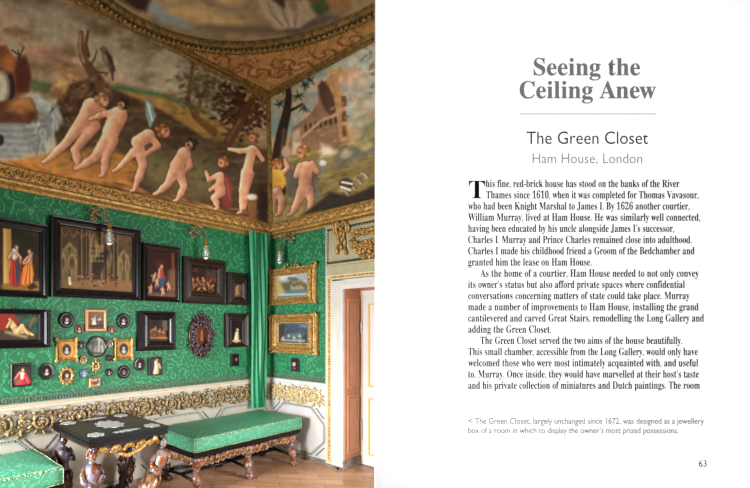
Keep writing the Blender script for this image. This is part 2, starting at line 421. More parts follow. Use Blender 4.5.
# --- octagon beading on the dado
def octagon(g, ax, u0, u1, z0, z1, ch, r=0.0085):
    def W(u, z): return (u, 0.014, z) if ax == 'A' else (0.014, u, z)
    P = [(u0 + ch, z1), (u1 - ch, z1), (u1, z1 - ch), (u1, z0 + ch), (u1 - ch, z0), (u0 + ch, z0), (u0, z0 + ch), (u0, z1 - ch)]
    for i in range(8):
        a, b2 = P[i], P[(i + 1) % 8]; L = math.dist(a, b2); n = max(2, int(L / 0.024))
        nv_ = Vector((b2[0] - a[0], 0, b2[1] - a[1])).normalized(); o_ = Vector((-nv_.z, 0, nv_.x)) * .015
        q4 = [(a[0] - o_.x, a[1] - o_.z), (b2[0] - o_.x, b2[1] - o_.z), (b2[0] + o_.x, b2[1] + o_.z), (a[0] + o_.x, a[1] + o_.z)]
        gb.prism([W(*q) for q in q4], (0, .004, 0) if ax == 'A' else (.004, 0, 0))
        for k in range(n):
            t = (k + 0.5) / n; g.ell(W(a[0] + (b2[0] - a[0]) * t, a[1] + (b2[1] - a[1]) * t), (r, r, r), nu=6, nv=4)
    q = ch * 0.62
    for (cu, cz, su, sz) in ((u0, z1, 1, -1), (u1, z1, -1, -1), (u0, z0, 1, 1), (u1, z0, -1, 1)):
        g.tube([W(cu, cz + sz * q), W(cu + su * q, cz)], r * 0.8, 6)
g = MB(); gb = MB()
for k in range(5): octagon(g, 'A', 0.06 + 0.945 * k, 0.945 + 0.945 * k, 0.075, 0.60, 0.17)
struct(g.build('trim_8', ROPE)); struct(gb.build('trim_32', GREYB))
g = MB(); gb = MB(); octagon(g, 'B', 0.06, 0.785, 0.075, 0.605, 0.17); struct(gb.build('trim_33', GREYB))
struct(g.build('trim_9', ROPE))

# --- carved and gilded frieze of scrolling foliage
def frieze(g, ax, u0, u1, pitch, z0, z1):
    zm = (z0 + z1) / 2; hh = (z1 - z0) / 2
    def W(u, z, p): return Vector((u, p, z)) if ax == 'A' else Vector((p, u, z))
    def leaf(u, z, a, L, wd, p=0.02):
        ca, sa = math.cos(a), math.sin(a); pts = []; rd = []
        for k in range(6):
            t = k / 5; bend = 0.5 * t * t * L
            uu = u + ca * t * L - sa * bend; zz = z + sa * t * L + ca * bend
            if not (z0 - 0.005 < zz < z1 + 0.01) or not (u0 < uu < u1): break
            pts.append(W(uu, zz, p + 0.008 * math.sin(PI * t))); rd.append(wd * math.sin(PI * (0.15 + 0.8 * t)))
        if len(pts) > 2: g.tube(pts, rd, 6)
    n = int(round((u1 - u0) / pitch)); pitch = (u1 - u0) / n; r = np.random.RandomState(17)
    # the main wavy stem, then one coiled branch with leaves and a flower in every bend
    N = n * 24; pts = []
    for j in range(N + 1):
        t = j / N * n; pts.append(W(u0 + t * pitch, zm + hh * .72 * math.cos(PI * t), .022))
    g.tube(pts, .0125, 7)
    for k in range(n):
        c = u0 + (k + 0.5) * pitch; sgn = 1 if k % 2 else -1; R0 = hh * 0.84; cz = zm
        pts = []; rd = []
        for j in range(36):
            t = j / 35; a = sgn * (PI * 0.75 + t * 2.9 * PI); rr = R0 * (1 - 0.72 * t)
            pts.append(W(c + rr * math.cos(a) * 1.12, cz + rr * math.sin(a), 0.024 + 0.014 * t)); rd.append(0.019 - 0.008 * t)
        g.tube(pts, rd, 7)
        g.ell(W(c, cz, 0.036), (0.022, 0.02, 0.022))
        for j in range(7):
            a = 2 * PI * j / 7; g.ell(W(c + 0.029 * math.cos(a), cz + 0.029 * math.sin(a), 0.032), (0.014, 0.012, 0.014), nu=7, nv=5)
        for j in range(9):
            a = sgn * (0.2 + j * 0.72); leaf(c + R0 * 0.84 * math.cos(a) * 1.1, cz + R0 * 0.84 * math.sin(a), a + sgn * .85, hh * 0.42, 0.0145, .026)
        e = u0 + k * pitch
        for j in range(12):
            leaf(e + r.uniform(-0.06, 0.06), zm + (j - 5.5) * hh * 0.15, r.uniform(0, 2 * PI), hh * 0.6, 0.015, 0.02)
        e = min(max(e, u0 + 0.03), u1 - 0.03)
        for q in (-.6, -.2, .25, .65): g.ell(W(e + r.uniform(-.02, .02), zm + hh * q, 0.028), (0.018, 0.018, 0.018), nu=8, nv=5)
g = MB(); frieze(g, 'A', 0.04, XR - 0.05, 0.325, 0.625, 0.835)
struct(g.build('trim_10', GOLDD, smooth=True))
g = MB(); frieze(g, 'B', 0.06, TB - 0.03, 0.26, 0.625, 0.835)
struct(g.build('trim_11', GOLDP, smooth=True))
g = MB()
for z in (0.612, 0.845): g.tube([(0.02, 0.014, z), (XR, 0.014, z)], 0.006, 6)
struct(g.build('trim_12', STONE))

# the dado carries on past the doorway
rail('trim_34', 'B', 2.0, YR, [(0, 0.05), (0.012, 0.05), (0.012, 0.84), (0, 0.84)], WHITEP)
rail('trim_35', 'B', 2.0, YR, [(0, 0.84), (0.022, 0.842), (0.03, 0.86), (0.022, 0.88), (0.036, 0.895), (0, 0.897)], WHITEP)
rail('trim_36', 'B', 2.0, YR, [(0, 0), (0.024, 0), (0.024, 0.04), (0.014, 0.052), (0, 0.052)], SKIRT)
g = MB(); frieze(g, 'B', 2.06, YR - .05, 0.26, 0.625, 0.835)
struct(g.build('trim_37', GOLDP, smooth=True))
g = MB(); gb = MB()
for k in range(2): octagon(g, 'B', 2.1 + 1.1 * k, 3.1 + 1.1 * k, 0.075, 0.605, 0.17)
struct(g.build('trim_38', ROPE)); struct(gb.build('trim_39', GREYB))
# --- cornice
PROF = [(0, ZC0 - 0.02), (0.02, ZC0 - 0.02), (0.022, ZC0), (0.075, ZC0 + 0.012), (0.082, ZC0 + 0.03), (0.07, ZC0 + 0.045), (0.05, ZC0 + 0.05), (0.062, ZC1 - 0.03), (0.08, ZC1 - 0.012), (0.075, ZC1), (0, ZC1)]
rail('trim_13', 'A', 0.0, XR, PROF, GOLD); rail('trim_14', 'B', 0.0, YR, PROF, GOLD)
def cornice_carving(ax, a1):
    g = MB()
    def W(u, z, p): return Vector((u, p, z)) if ax == 'A' else Vector((p, u, z))
    u = 0.1; k = 0
    while u < a1 - 0.1:
        zc = (ZC0 + 0.05 + ZC1 - 0.02) / 2; pf = 0.062
        for da in (-1.0, -0.5, 0, 0.5, 1.0):          # palmette
            pts = [W(u + math.sin(da) * r, zc - 0.04 + math.cos(da) * r, pf + 0.006) for r in (0.005, 0.03, 0.055, 0.072)]
            g.tube(pts, [0.005, 0.0105, 0.009, 0.004], 5)
        pts = []                                       # linking scroll
        for j in range(12):
            t = j / 11; a = PI * 1.1 - t * 2.2 * PI; r = 0.03 * (1 - 0.5 * t); pts.append(W(u + 0.07 + r * math.cos(a), zc + r * math.sin(a) * 1.1, pf + 0.005))
        g.tube(pts, 0.0065, 5); u += 0.135; k += 1
    return g
struct(cornice_carving('A', XR).build('trim_15', CORN, smooth=True)); struct(cornice_carving('B', YR).build('trim_16', CORN, smooth=True))

# --- cove: backing walls behind the frescoes, and the ceiling
b = MB()
b.add([(0.05, 0.05, ZC1 - 0.01), (XR, 0.05, ZC1 - 0.01), (XR, LA - 0.012, H), (LB - 0.012, LA - 0.012, H), (0.03, -0.2, ZC1 - 0.01), (XR, -0.2, ZC1 - 0.01), (XR, -0.2, H + 0.1), (0, -0.2, H + 0.1)],
      [(0, 1, 2, 3), (4, 7, 6, 5), (0, 4, 5, 1), (1, 5, 6, 2), (2, 6, 7, 3), (0, 3, 7, 4)])
struct(b.build('trim_17', STONE))
b = MB()
b.add([(0.05, 0.05, ZC1 - 0.01), (0.05, YR, ZC1 - 0.01), (LB - 0.012, YR, H), (LB - 0.012, LA - 0.012, H), (-0.2, 0.0, ZC1 - 0.01), (-0.2, YR, ZC1 - 0.01), (-0.2, YR, H + 0.1), (-0.2, 0, H + 0.1)],
      [(0, 1, 2, 3), (4, 7, 6, 5), (0, 4, 5, 1), (1, 5, 6, 2), (2, 6, 7, 3), (0, 3, 7, 4)])
struct(b.build('trim_18', STONE))

# ================================================================ PAINTED COVE
def quad(p00, p10, p01, p11, nu, nv, gain):
    cv = Canvas.__new__(Canvas); a, b = np.meshgrid(np.linspace(0, 1, nu), np.linspace(0, 1, nv)); a = a.reshape(-1, 1); b = b.reshape(-1, 1)
    p00, p10, p01, p11 = map(np.array, (p00, p10, p01, p11))
    cv.P = (p00 * (1 - a) + p10 * a) * (1 - b) + (p01 * (1 - a) + p11 * a) * b
    cv.nu, cv.nv, cv.gain = nu, nv, gain; cv.setup(); return cv

FL, FD, FH = (162, 116, 90), (58, 32, 24), (204, 164, 134)
def putto(c, head, hr, torso, tr, limbs, hair=(96, 60, 34), look=1):
    # far limbs, torso with chest and hips, head
    n = len(torso); tx, ty = torso[0]; bx, by = torso[-1]; mx, my = (tx + bx) / 2, (ty + by) / 2
    tor = ([torso[0], (mx, my), torso[-1]], [tr[0] * .86, tr[0] * .8, tr[-1] * .9]) if n > 1 else ([torso[0]], [tr[0]])
    calf = []
    for pts, r in limbs:
        if len(pts) == 3 and r[0] > 4:      # a leg: round thigh, knee, calf, foot
            (x0, y0), (x1, y1), (x2, y2) = pts
            calf.append(([pts[0], pts[1], ((x1 + x2) / 2 + .6, (y1 + y2) / 2), pts[2], (x2 - 3.2, y2 + 1)], [r[0], r[1] * .82, r[1] * .8, r[2] * .7, r[2] * .55]))
        else: calf.append((pts, r))
    c.body([tor] + calf, FL, FD, FH, 2.2)
    c.cap([(mx + .6, my - tr[0] * .4), (mx, my + tr[0] * .5)], .5, (150, 104, 76), 1.2, .5)
    c.head(head[0], head[1], hr * .95, hair, FL, look)

c = quad((0.06, 0.062, ZC1), (5.3, 0.062, ZC1), (LB, LA, H), (5.3, LA, H), 820, 225, 2.35)
c.vgrad(0, (124, 118, 98), 110, (138, 134, 112))
c.cloud(38, (150, 138, 120), .45, .7, .9, 3, 1.8); c.cloud(30, (138, 110, 88), .52, .74, .6, 5, 2.0); c.cloud(24, (112, 110, 98), .55, .75, .5, 9, 1.6)
c.poly([(20, 42), (60, 50), (120, 78), (150, 95), (150, 108), (90, 92), (30, 62)], (150, 104, 80), 6, .6)
c.poly([(40, 52), (62, 44), (78, 58), (70, 66), (46, 64)], (112, 84, 72), 3, .7)
c.poly([(28, 78), (60, 84), (118, 84), (160, 92), (195, 104), (215, 116), (180, 110), (120, 98), (60, 96), (28, 90)], (58, 82, 54), 2.5, .95)
c.poly([(118, 90), (165, 98), (200, 112), (240, 128), (262, 150), (200, 136), (150, 114), (118, 104)], (128, 100, 54), 2, .95)
c.poly([(60, 90), (84, 82), (112, 88), (140, 100), (172, 116), (205, 138), (240, 144), (275, 150), (275, 240), (190, 214), (60, 160), (52, 125)], (52, 40, 28), 2)
c.cloud(16, (78, 60, 38), .5, .75, .7, 21, 1.5)
c.poly([(135, 135), (170, 150), (210, 150), (230, 180), (215, 200), (160, 190), (130, 170)], (84, 76, 50), 6, .6)
# pale ground
c.poly([(-300, 60), (0, 163), (30, 156), (60, 152), (90, 168), (130, 180), (150, 196), (275, 224), (275, 250), (-300, 220)], (138, 94, 46), 2.5)
c.poly([(60, 152), (110, 145), (140, 165), (135, 180), (90, 176)], (128, 84, 40), 3, .9)
c.poly([(70, 178), (130, 188), (200, 208), (275, 222), (275, 240), (150, 214), (70, 192)], (64, 42, 26), 2.5, .9)
c.poly([(0, 172), (40, 172), (90, 190), (60, 188), (0, 180)], (96, 62, 34), 2, .7)
q_ = np.random.RandomState(8)
for k in range(260):      # scrub and grass dabs over hill and ground
    x, y = q_.uniform(60, 270), q_.uniform(96, 200)
    if y < 100 + abs(x - 150) * .12 or y > 168 + (x - 60) * .2: continue
    c.ell(x, y, q_.uniform(1.5, 6), q_.uniform(.6, 1.8), ((80, 66, 42), (36, 28, 20), (96, 80, 46), (64, 62, 40))[k % 4], q_.uniform(-40, 40), 1.6, .55)
for k in range(120):
    x = q_.uniform(0, 268); y = 160 + x * .2 + q_.uniform(0, 20); c.ell(x, y, q_.uniform(3, 9), q_.uniform(.5, 1.3), ((166, 116, 60), (92, 58, 32), (150, 100, 52), (58, 38, 24))[k % 4], 12 + q_.uniform(-12, 12), 1.2, .6)
for k in range(60):       # cloud streaks
    x, y = q_.uniform(0, 190), q_.uniform(-5, 84); c.ell(x, y, q_.uniform(6, 18), q_.uniform(1, 3.5), ((166, 156, 138), (150, 118, 96), (120, 114, 104))[k % 3], 18 + q_.uniform(-20, 20), 3.5, .35)
# mill pool and wheel on the left
c.poly([(-60, 100), (36, 98), (56, 108), (64, 122), (50, 138), (44, 150), (20, 158), (-60, 160)], (104, 108, 106), 2)
for k in range(9):
    y = 128 + k * 3.4; c.cap([(-20 + k * 3, y - 2), (18 + k * 2, y), (48 - k * 2, y - 5)], 0.8, ((140, 142, 138), (86, 92, 92))[k % 2], 1.6, .45)
c.poly([(32, 96), (46, 100), (60, 108), (62, 120), (50, 112), (40, 108), (34, 128), (26, 128)], (136, 148, 142), 1.5, .8)
c.poly([(-40, 48), (6, 45), (14, 58), (26, 54), (32, 72), (30, 92), (16, 98), (-40, 92)], (96, 60, 38), 1.6)
c.poly([(14, 62), (26, 58), (31, 76), (28, 92), (16, 92)], (62, 34, 26), 1.5)
c.cap([(20, 62), (18, 50)], [2, .6], (60, 44, 34)); c.cap([(20, 56), (12, 50)], .9, (60, 44, 34)); c.cap([(20, 55), (24, 47)], .9, (60, 44, 34))
c.ell(1, 90, 14, 23, (34, 30, 28), 6); c.ell(-2, 90, 12, 20.5, (96, 90, 80), 6); c.ell(-4, 90, 11, 18.5, (154, 150, 134), 6, 1.5)
c.poly([(-30, 108), (16, 98), (32, 98), (38, 112), (30, 124), (10, 122), (-30, 126)], (78, 50, 32), 1.5); c.ell(26, 108, 9, 9, (122, 88, 54), 20, 3)
c.ell(-1, 140, 5, 6, (34, 28, 26), 0, 1)
for k in range(40):
    x, y = q_.uniform(36, 62), q_.uniform(104, 150); c.cap([(x, y), (x + q_.uniform(-3, 2), y + q_.uniform(4, 12))], q_.uniform(.5, 1.2), ((164, 170, 162), (82, 88, 84), (120, 128, 120))[k % 3], 1.2, .6)
for (x, y, rx, ry, cc, an) in ((8, 64, 8, 10, (134, 84, 48), 20), (24, 76, 4, 12, (58, 34, 26), 10), (18, 106, 12, 7, (126, 84, 48), -10), (32, 116, 8, 6, (74, 44, 26), 20), (12, 118, 10, 5, (66, 42, 28), 0), (20, 102, 8, 3, (156, 112, 68), -12)): c.ell(x, y, rx, ry, cc, an, 2.5, .75)
# rock, stump, bird
c.poly([(50, 90), (58, 78), (70, 70), (84, 76), (90, 90), (80, 104), (62, 100)], (118, 92, 60), 1.5); c.poly([(70, 84), (92, 78), (112, 92), (104, 108), (64, 122), (60, 108)], (46, 32, 24), 2)
c.ell(66, 80, 8, 5, (142, 114, 78), -20, 2)
c.cap([(81, 33), (81, 45), (83, 58), (92, 72), (100, 84), (106, 96)], [2.6, 3.2, 3.6, 5, 6, 7], (78, 56, 40), 1); c.cap([(80, 34), (80, 50), (84, 62)], 1.1, (128, 104, 78), 1.2)
c.cap([(88, 31), (86, 44), (88, 56)], [1.2, 1.6, 2.4], (76, 56, 40)); c.cap([(97, 50), (95, 58), (91, 64)], [.6, 1, 1.2], (62, 44, 32)); c.cap([(95, 72), (106, 73)], .9, (62, 44, 32))
c.limb([(104, 50), (108, 59), (112, 70)], [2.2, 4, 2.2], (72, 56, 44), (40, 28, 22), (112, 94, 74)); c.cap([(112, 70), (113, 80)], [1.6, 1], (70, 54, 44)); c.ell(103.8, 48.6, 2.4, 2.3, (96, 74, 56)); c.ell(105.5, 59, 1.6, 5, (134, 112, 88), -18, 1, .8); c.cap([(109, 56), (114, 70)], 1.3, (52, 38, 30), .8, .8); c.cap([(101.3, 48.6), (100.2, 49.4)], .6, (60, 46, 36), .5); c.cap([(108, 72), (106, 76)], .5, (50, 36, 28))
for (x, y, rx, ry, cc, an) in ((60, 84, 7, 4, (152, 124, 86), -30), (72, 78, 8, 3, (140, 112, 74), 10), (56, 94, 6, 6, (98, 70, 44), 0), (76, 94, 8, 6, (76, 54, 38), 20), (84, 88, 5, 8, (104, 78, 52), 10), (92, 100, 10, 6, (58, 40, 30), 30), (70, 108, 8, 8, (66, 46, 32), 0)): c.ell(x, y, rx, ry, cc, an, 2.2, .75)
for k in range(70): x, y = q_.uniform(52, 112), q_.uniform(76, 120); c.ell(x, y, q_.uniform(1, 4), q_.uniform(.5, 1.3), ((128, 98, 64), (36, 26, 20), (88, 64, 44))[k % 3], q_.uniform(-70, 70), 1, .6)
# the embracing pair of children
putto(c, (102, 100), 7, [(91, 107), (86, 119)], [10.5, 10], [([(82, 122), (66, 143), (46, 161)], [7, 5, 2.4]), ([(94, 126), (75, 150), (78, 166)], [6.5, 5, 2.6]), ([(90, 106), (104, 112), (112, 118)], [4.5, 3.6, 2.6])], (150, 116, 76), 1)
putto(c, (123, 104), 6, [(118, 116), (111, 132)], [11, 9.5], [([(108, 138), (94, 158), (78, 168)], [7, 5, 2.4]), ([(112, 140), (105, 160), (103, 175)], [6.5, 4.6, 2.6]), ([(122, 112), (104, 114), (93, 118)], [4.5, 3.6, 2.4])], (52, 34, 26), -1)
c.cap([(95, 99), (102, 110), (98, 122)], 1.0, (120, 78, 52), 1.4, .7)
# stooping winged child
c.poly([(145, 98), (152, 104), (156, 116), (150, 128), (146, 116)], (96, 116, 112), 1.2); c.cap([(148, 104), (152, 120)], .8, (168, 182, 172), 1)
putto(c, (163, 131), 7, [(148, 136), (138, 142)], [8, 7.5], [([(139, 150), (143, 165), (134, 190)], [6, 5, 2.2]), ([(134, 152), (124, 162), (116, 170)], [4.5, 3, 2]), ([(150, 136), (158, 146), (146, 154)], [4, 3, 2.4])], (138, 82, 42), 1)
# stepping child with dark hair
putto(c, (191, 144), 6.5, [(184, 154), (177, 166)], [8, 8], [([(174, 172), (168, 184), (157, 193)], [6, 4.4, 2]), ([(180, 174), (184, 186), (177, 200)], [5.5, 4, 2]), ([(186, 152), (190, 166), (184, 172)], [3.6, 3, 2])], (58, 40, 32), -1)
# trees on the right
c.cap([(194, 56), (188, 100), (196, 118), (214, 132)], [1.6, 2.4, 3, 4], (82, 58, 34), 1.2); c.cap([(207, 82), (202, 96), (196, 116)], [1.2, 2, 3], (92, 66, 40), 1)
r_ = np.random.RandomState(4)
for k in range(240):
    x, y = r_.normal(203, 15), r_.normal(88, 12); c.ell(x, y, r_.uniform(1, 3), r_.uniform(.7, 1.6), ((70, 62, 40), (92, 88, 62), (54, 46, 32))[k % 3], r_.uniform(-60, 60), 1, .7)
for k in range(420):
    x, y = r_.normal(244, 15), r_.normal(108, 15)
    if y > 70 + (x - 190) * .3: c.ell(x, y, r_.uniform(1, 3.4), r_.uniform(.8, 2), ((42, 28, 20), (58, 36, 24), (76, 46, 28), (30, 22, 16))[k % 4], r_.uniform(-60, 60), 1, .85)
for k in range(26): c.ell(r_.normal(251, 4), r_.normal(97, 4), 1.8, .8, (150, 118, 76), r_.uniform(-80, 80), .8, .8)
c.cap([(226, 146), (236, 130), (246, 112), (252, 100)], [5, 4.4, 4, 3], (62, 40, 27), 1.2); c.cap([(228, 140), (240, 120)], 1.2, (92, 64, 42), 1.4)
# sitting child with red cloth, standing child, basket
c.poly([(224, 172), (229, 178), (232, 190), (233, 204), (229, 208), (223, 206), (220, 190)], (92, 42, 38), 1); c.cap([(226, 178), (230, 200)], .8, (128, 66, 58), 1, .8)
putto(c, (223, 162), 5.5, [(220, 176), (220, 188)], [5, 6.5], [([(221, 192), (214, 198), (218, 208)], [5, 3.6, 2]), ([(216, 176), (209, 180), (206, 172)], [2.6, 2, 1.6]), ([(218, 184), (210, 190)], [2.4, 1.6])], (150, 92, 50), -1)
putto(c, (254, 137), 5.2, [(252, 150), (248, 168)], [5.6, 5.4], [([(246, 172), (242, 190), (241, 212)], [5, 3.6, 2]), ([(250, 174), (246, 192), (245, 208)], [4.4, 3.2, 1.8]), ([(250, 150), (240, 151), (229, 149)], [3, 2.4, 1.5]), ([(256, 150), (263, 160)], [2.6, 2])], (140, 86, 48), -1)
c.poly([(247, 198), (257, 198), (256, 217), (249, 217)], (96, 66, 40), .8); c.ell(252, 197, 5.5, 3, (170, 166, 150), 0, 1); c.poly([(258, 190), (268, 192), (268, 226), (258, 220)], (34, 26, 20), 2, .9)
c.mottle(5, .30, 31); c.mottle(40, .25, 33)
tag(c.build('fresco', None, FRESCO), 'long cove fresco of frolicking bare children, above the wall of dark framed pictures', 'fresco')

c = quad((0.062, 0.06, ZC1), (0.062, YR, ZC1), (LB, LA, H), (LB, YR, H), 520, 225, 1.8)
c.vgrad(60, (140, 150, 138), 160, (158, 140, 112)); c.cloud(26, (176, 170, 150), .45, .7, .9, 41, 1.5); c.cloud(22, (112, 140, 142), .5, .7, .8, 43, 1.6); c.cloud(20, (176, 134, 104), .5, .72, .8, 45, 1.6)
c.poly([(296, 150), (330, 140), (352, 150), (400, 118), (520, 90), (520, 240), (270, 235), (270, 190)], (112, 98, 60), 2)
c.poly([(352, 150), (376, 108), (420, 80), (420, 120), (376, 130)], (84, 104, 68), 3, .9)
c.cloud(14, (140, 120, 66), .5, .7, .5, 47, 2)
for k in range(70): x, y = q_.uniform(300, 376), q_.uniform(60, 132); c.ell(x, y, q_.uniform(4, 12), q_.uniform(1, 3), ((196, 190, 172), (120, 146, 148), (186, 146, 116))[k % 3], -25 + q_.uniform(-20, 20), 2.5, .4)
for k in range(150): x = q_.uniform(285, 376); y = q_.uniform(140, 205); c.ell(x, y, q_.uniform(2, 7), q_.uniform(.5, 1.5), ((146, 124, 68), (84, 76, 48), (164, 140, 84), (70, 64, 44))[k % 4], -18 + q_.uniform(-15, 15), 1.2, .6)
# ruined amphitheatre
c.poly([(288, 150), (292, 128), (306, 118), (318, 104), (318, 86), (326, 80), (334, 84), (338, 96), (344, 104), (349, 142), (330, 150)], (118, 92, 68), 1)
c.poly([(318, 86), (322, 80), (334, 92), (338, 110), (330, 116), (322, 104)], (74, 52, 42), 1.3); c.poly([(326, 80), (334, 70), (344, 68), (338, 80), (344, 98), (350, 140), (340, 142), (334, 98)], (158, 120, 84), 1)
for k in range(7): c.poly([(304 + k * 5, 126 - k * 1.4), (306.5 + k * 5, 123 - k * 1.4), (307.5 + k * 5, 131 - k * 1.4), (304.5 + k * 5, 133 - k * 1.4)], (66, 48, 38), .5, .85)
for k in range(3): c.poly([(341 + k * .5, 96 + k * 15), (346, 96 + k * 15), (347, 106 + k * 15), (342, 107 + k * 15)], (92, 66, 48), .6, .85)
c.poly([(292, 132), (300, 128), (302, 152), (292, 156)], (168, 154, 130), 1.2, .8); c.poly([(320, 142), (330, 146), (344, 154), (320, 158)], (178, 168, 144), 1.5, .6)
for k in range(60):
    x, y = q_.uniform(292, 348), q_.uniform(84, 148)
    if y > 150 - (x - 290) * 1.15 + 4: c.ell(x, y, q_.uniform(1, 3.5), q_.uniform(.6, 1.6), ((146, 112, 80), (84, 62, 48), (164, 134, 100))[k % 3], -25, 1, .6)
c.poly([(296, 140), (322, 118), (340, 112), (341, 115), (322, 122), (297, 144)], (160, 128, 94), .8, .8); c.poly([(326, 72), (345, 66), (346, 69), (328, 76)], (176, 140, 102), .8, .9)
# dark tree with leaf sprays
c.cap([(279, 190), (277, 160), (282, 132), (286, 116), (289, 96), (288, 86)], [7, 6, 5.2, 4.4, 3.2, 2.4], (40, 32, 26), 1); c.cap([(286, 112), (296, 108), (302, 104)], [2.4, 1.4, 1], (44, 36, 28)); c.cap([(280, 170), (284, 130)], 1.3, (96, 82, 64), 1.5, .8)
for k in range(56):
    a, b2 = [(304, 84), (298, 96), (305, 108), (282, 90), (280, 104), (310, 80)][k % 6]; an = r_.uniform(-180, 180); L = r_.uniform(3, 7)
    c.cap([(a, b2), (a + L * math.cos(math.radians(an)), b2 + L * math.sin(math.radians(an)))], [.9, .4], (40, 58, 44), .7, .9)
for k in range(20): c.ell(r_.normal(372, 5), r_.normal(70, 14), 2, 1, (104, 84, 56), r_.uniform(-60, 60), 1, .8)
# grey goat, two children, sheep, striped bundle
c.poly([(286, 172), (298, 166), (318, 168), (318, 190), (300, 202), (288, 196)], (82, 80, 72), 1.5); c.ell(321, 167, 6, 8, (104, 102, 92), 20, 1); c.ell(323, 163, 3.5, 3, (168, 164, 150), 0, 1); c.cap([(316, 180), (318, 198)], 1.4, (92, 88, 78))
c.ell(286, 152, 4.4, 6, (150, 130, 104), 0, 1)
c.poly([(272, 168), (284, 170), (286, 184), (280, 194), (271, 192)], (184, 140, 58), 1)
putto(c, (277, 164), 5.5, [(279, 176)], [3], [([(277, 192), (282, 200), (279, 214)], [5, 4, 2]), ([(273, 194), (272, 212)], [3.4, 2]), ([(282, 174), (288, 168), (285, 160)], [2.6, 2.2, 1.6])], (176, 112, 60), 1)
c.poly([(273, 170), (283, 171), (285, 182), (274, 186)], (190, 146, 62), 1, .9)
putto(c, (302.5, 152), 6.4, [(306, 168), (305, 182)], [8, 7.4], [([(303, 190), (297, 203), (291, 214)], [6, 4.2, 2]), ([(308, 190), (311, 200), (309, 210)], [5.6, 4, 2.2]), ([(300, 166), (296, 176)], [3.4, 2.6]), ([(312, 164), (317, 172)], [3.4, 2.6])], (184, 132, 74), -1)
c.poly([(332, 160), (340, 150), (356, 146), (372, 140), (390, 138), (390, 150), (356, 160), (336, 170)], (92, 88, 72), 1.8); c.ell(346, 154, 6, 4, (140, 134, 114), -25, 1.5); c.ell(366, 146, 7, 4, (148, 128, 92), -20, 1.5)
c.poly([(316, 204), (330, 192), (350, 196), (376, 184), (400, 180), (400, 205), (376, 200), (300, 216)], (40, 34, 28), 2)
for k in range(12):
    x, y = 342 + k * 2.1, 190 - k * 1.9 + (k % 3); c.cap([(x, y), (x + 3, y + 1), (x + 6, y + 5)], .8, ((168, 160, 142), (74, 66, 58), (104, 92, 74))[k % 3], .8, .8)
c.ell(346, 184, 7, 6, (60, 50, 44), 0, 1); c.cap([(341, 187), (350, 190)], 1.2, (196, 190, 170), .6); c.cap([(342, 182), (352, 184)], 1.0, (196, 190, 170), .6)
c.mottle(5, .30, 51); c.mottle(40, .2, 53)
tag(c.build('fresco', None, FRESCO), 'cove fresco of ruined arches, dark tree and children with a goat, above the door', 'fresco')

# --- gilded fillets round the frescoes
b = MB(); P = [Vector((0.07, 0.07, ZC1)), Vector((LB, LA, H))]
d = (P[1] - P[0]).normalized(); a = Vector((1, -1, 0)).normalized(); nrm = d.cross(a).normalized()
if nrm.dot(Vector((1, 1, -1))) < 0: nrm = -nrm
prof = [(-0.030, 0), (-0.030, 0.018), (-0.018, 0.03), (-0.006, 0.02), (0.006, 0.02), (0.018, 0.03), (0.030, 0.018), (0.030, 0)]
b.ring([[p + a * u + nrm * v for u, v in prof] for p in P])
for k in range(34): b.ell(P[0].lerp(P[1], (k + .5) / 34) + nrm * 0.024, (0.011, 0.011, 0.016), nu=6, nv=4)
struct(b.build('trim_19', OLDG))

# ================================================================ CEILING
CC, RI, RO = (2.25, 1.91), 1.325, 1.45
def ring_prof(g, c, prof, n=96):
    g.ring([[(c[0] + r * math.cos(2 * PI * k / n), c[1] + r * math.sin(2 * PI * k / n), z) for k in range(n)] for r, z in prof])
ceil_flat = MB().box((-0.2, -0.2, H + 0.03), (XR, YR, H + 0.12)); struct(ceil_flat.build('ceiling', OLIVE))
# spandrel panel painted with tan scroll ornament
c = Canvas((LB - .03, LA - .03, H + 0.004), (XR - LB, 0, 0), (0, YR - LA, 0), 330, 270, 1.6)
c.fill((158, 126, 84)); c.cloud(10, (178, 146, 100), .45, .7, .8, 61); 
X, Y = c.P[:, 0], c.P[:, 1]
for (u, v) in [(0.78, .80), (.95, .68), (.72, 1.0), (1.15, .62), (.70, 1.25), (1.4, .58), (.68, 1.5), (.88, .92)]:
    d2 = np.hypot(X - u, Y - v); an = np.arctan2(Y - v, X - u)
    c.mix(np.exp(-((np.sin(d2 * 60 - an * 2)) - 0.9) ** 2 * 8) * (d2 < .12) * .75, (104, 56, 36))
n_ = vnoise(X * 100, Y * 100, 5, 77, 3); c.mix(np.clip((np.abs(n_ - .5) < .035) * .6, 0, 1), (112, 62, 40))
c.mottle(6, .2, 63)
i = np.arange(c.nv - 1)[:, None] * c.nu + np.arange(c.nu - 1)[None]; i = i.ravel()
fc = np.stack([i, i + c.nu, i + 1 + c.nu, i + 1], 1); keep = np.hypot(X[i] - CC[0], Y[i] - CC[1]) > RI + 0.02
c.build('ceiling_spandrel', None, FRESCO, fc[keep])['kind'] = 'structure'
# central round painting
c = Canvas((CC[0] - RI - .05, CC[1] - RI - .05, H + 0.02), (2 * RI + .1, 0, 0), (0, 2 * RI + .1, 0), 250, 250, 1.5)
c.fill((134, 122, 100)); c.cloud(34, (160, 144, 116), .4, .7, .9, 71, 1.5); c.cloud(26, (92, 88, 84), .5, .7, .8, 73, 1.6)
c.poly([(128, 0), (148, 10), (160, 22), (200, 34), (180, 18), (166, 2)], (132, 150, 160), 3)
c.poly([(110, -30), (150, -30), (152, -5), (146, 12), (136, 10), (120, 0)], (52, 42, 38), 3)
c.poly([(170, 4), (205, 8), (232, 16), (250, 24), (230, 30), (192, 22), (165, 12)], (180, 162, 122), 4, .9); c.poly([(150, -20), (190, -20), (196, 0), (160, 6)], (170, 150, 118), 4)
c.poly([(200, 26), (230, 32), (300, 36), (340, 18), (330, 12), (280, 26), (230, 26)], (92, 84, 82), 4, .9)
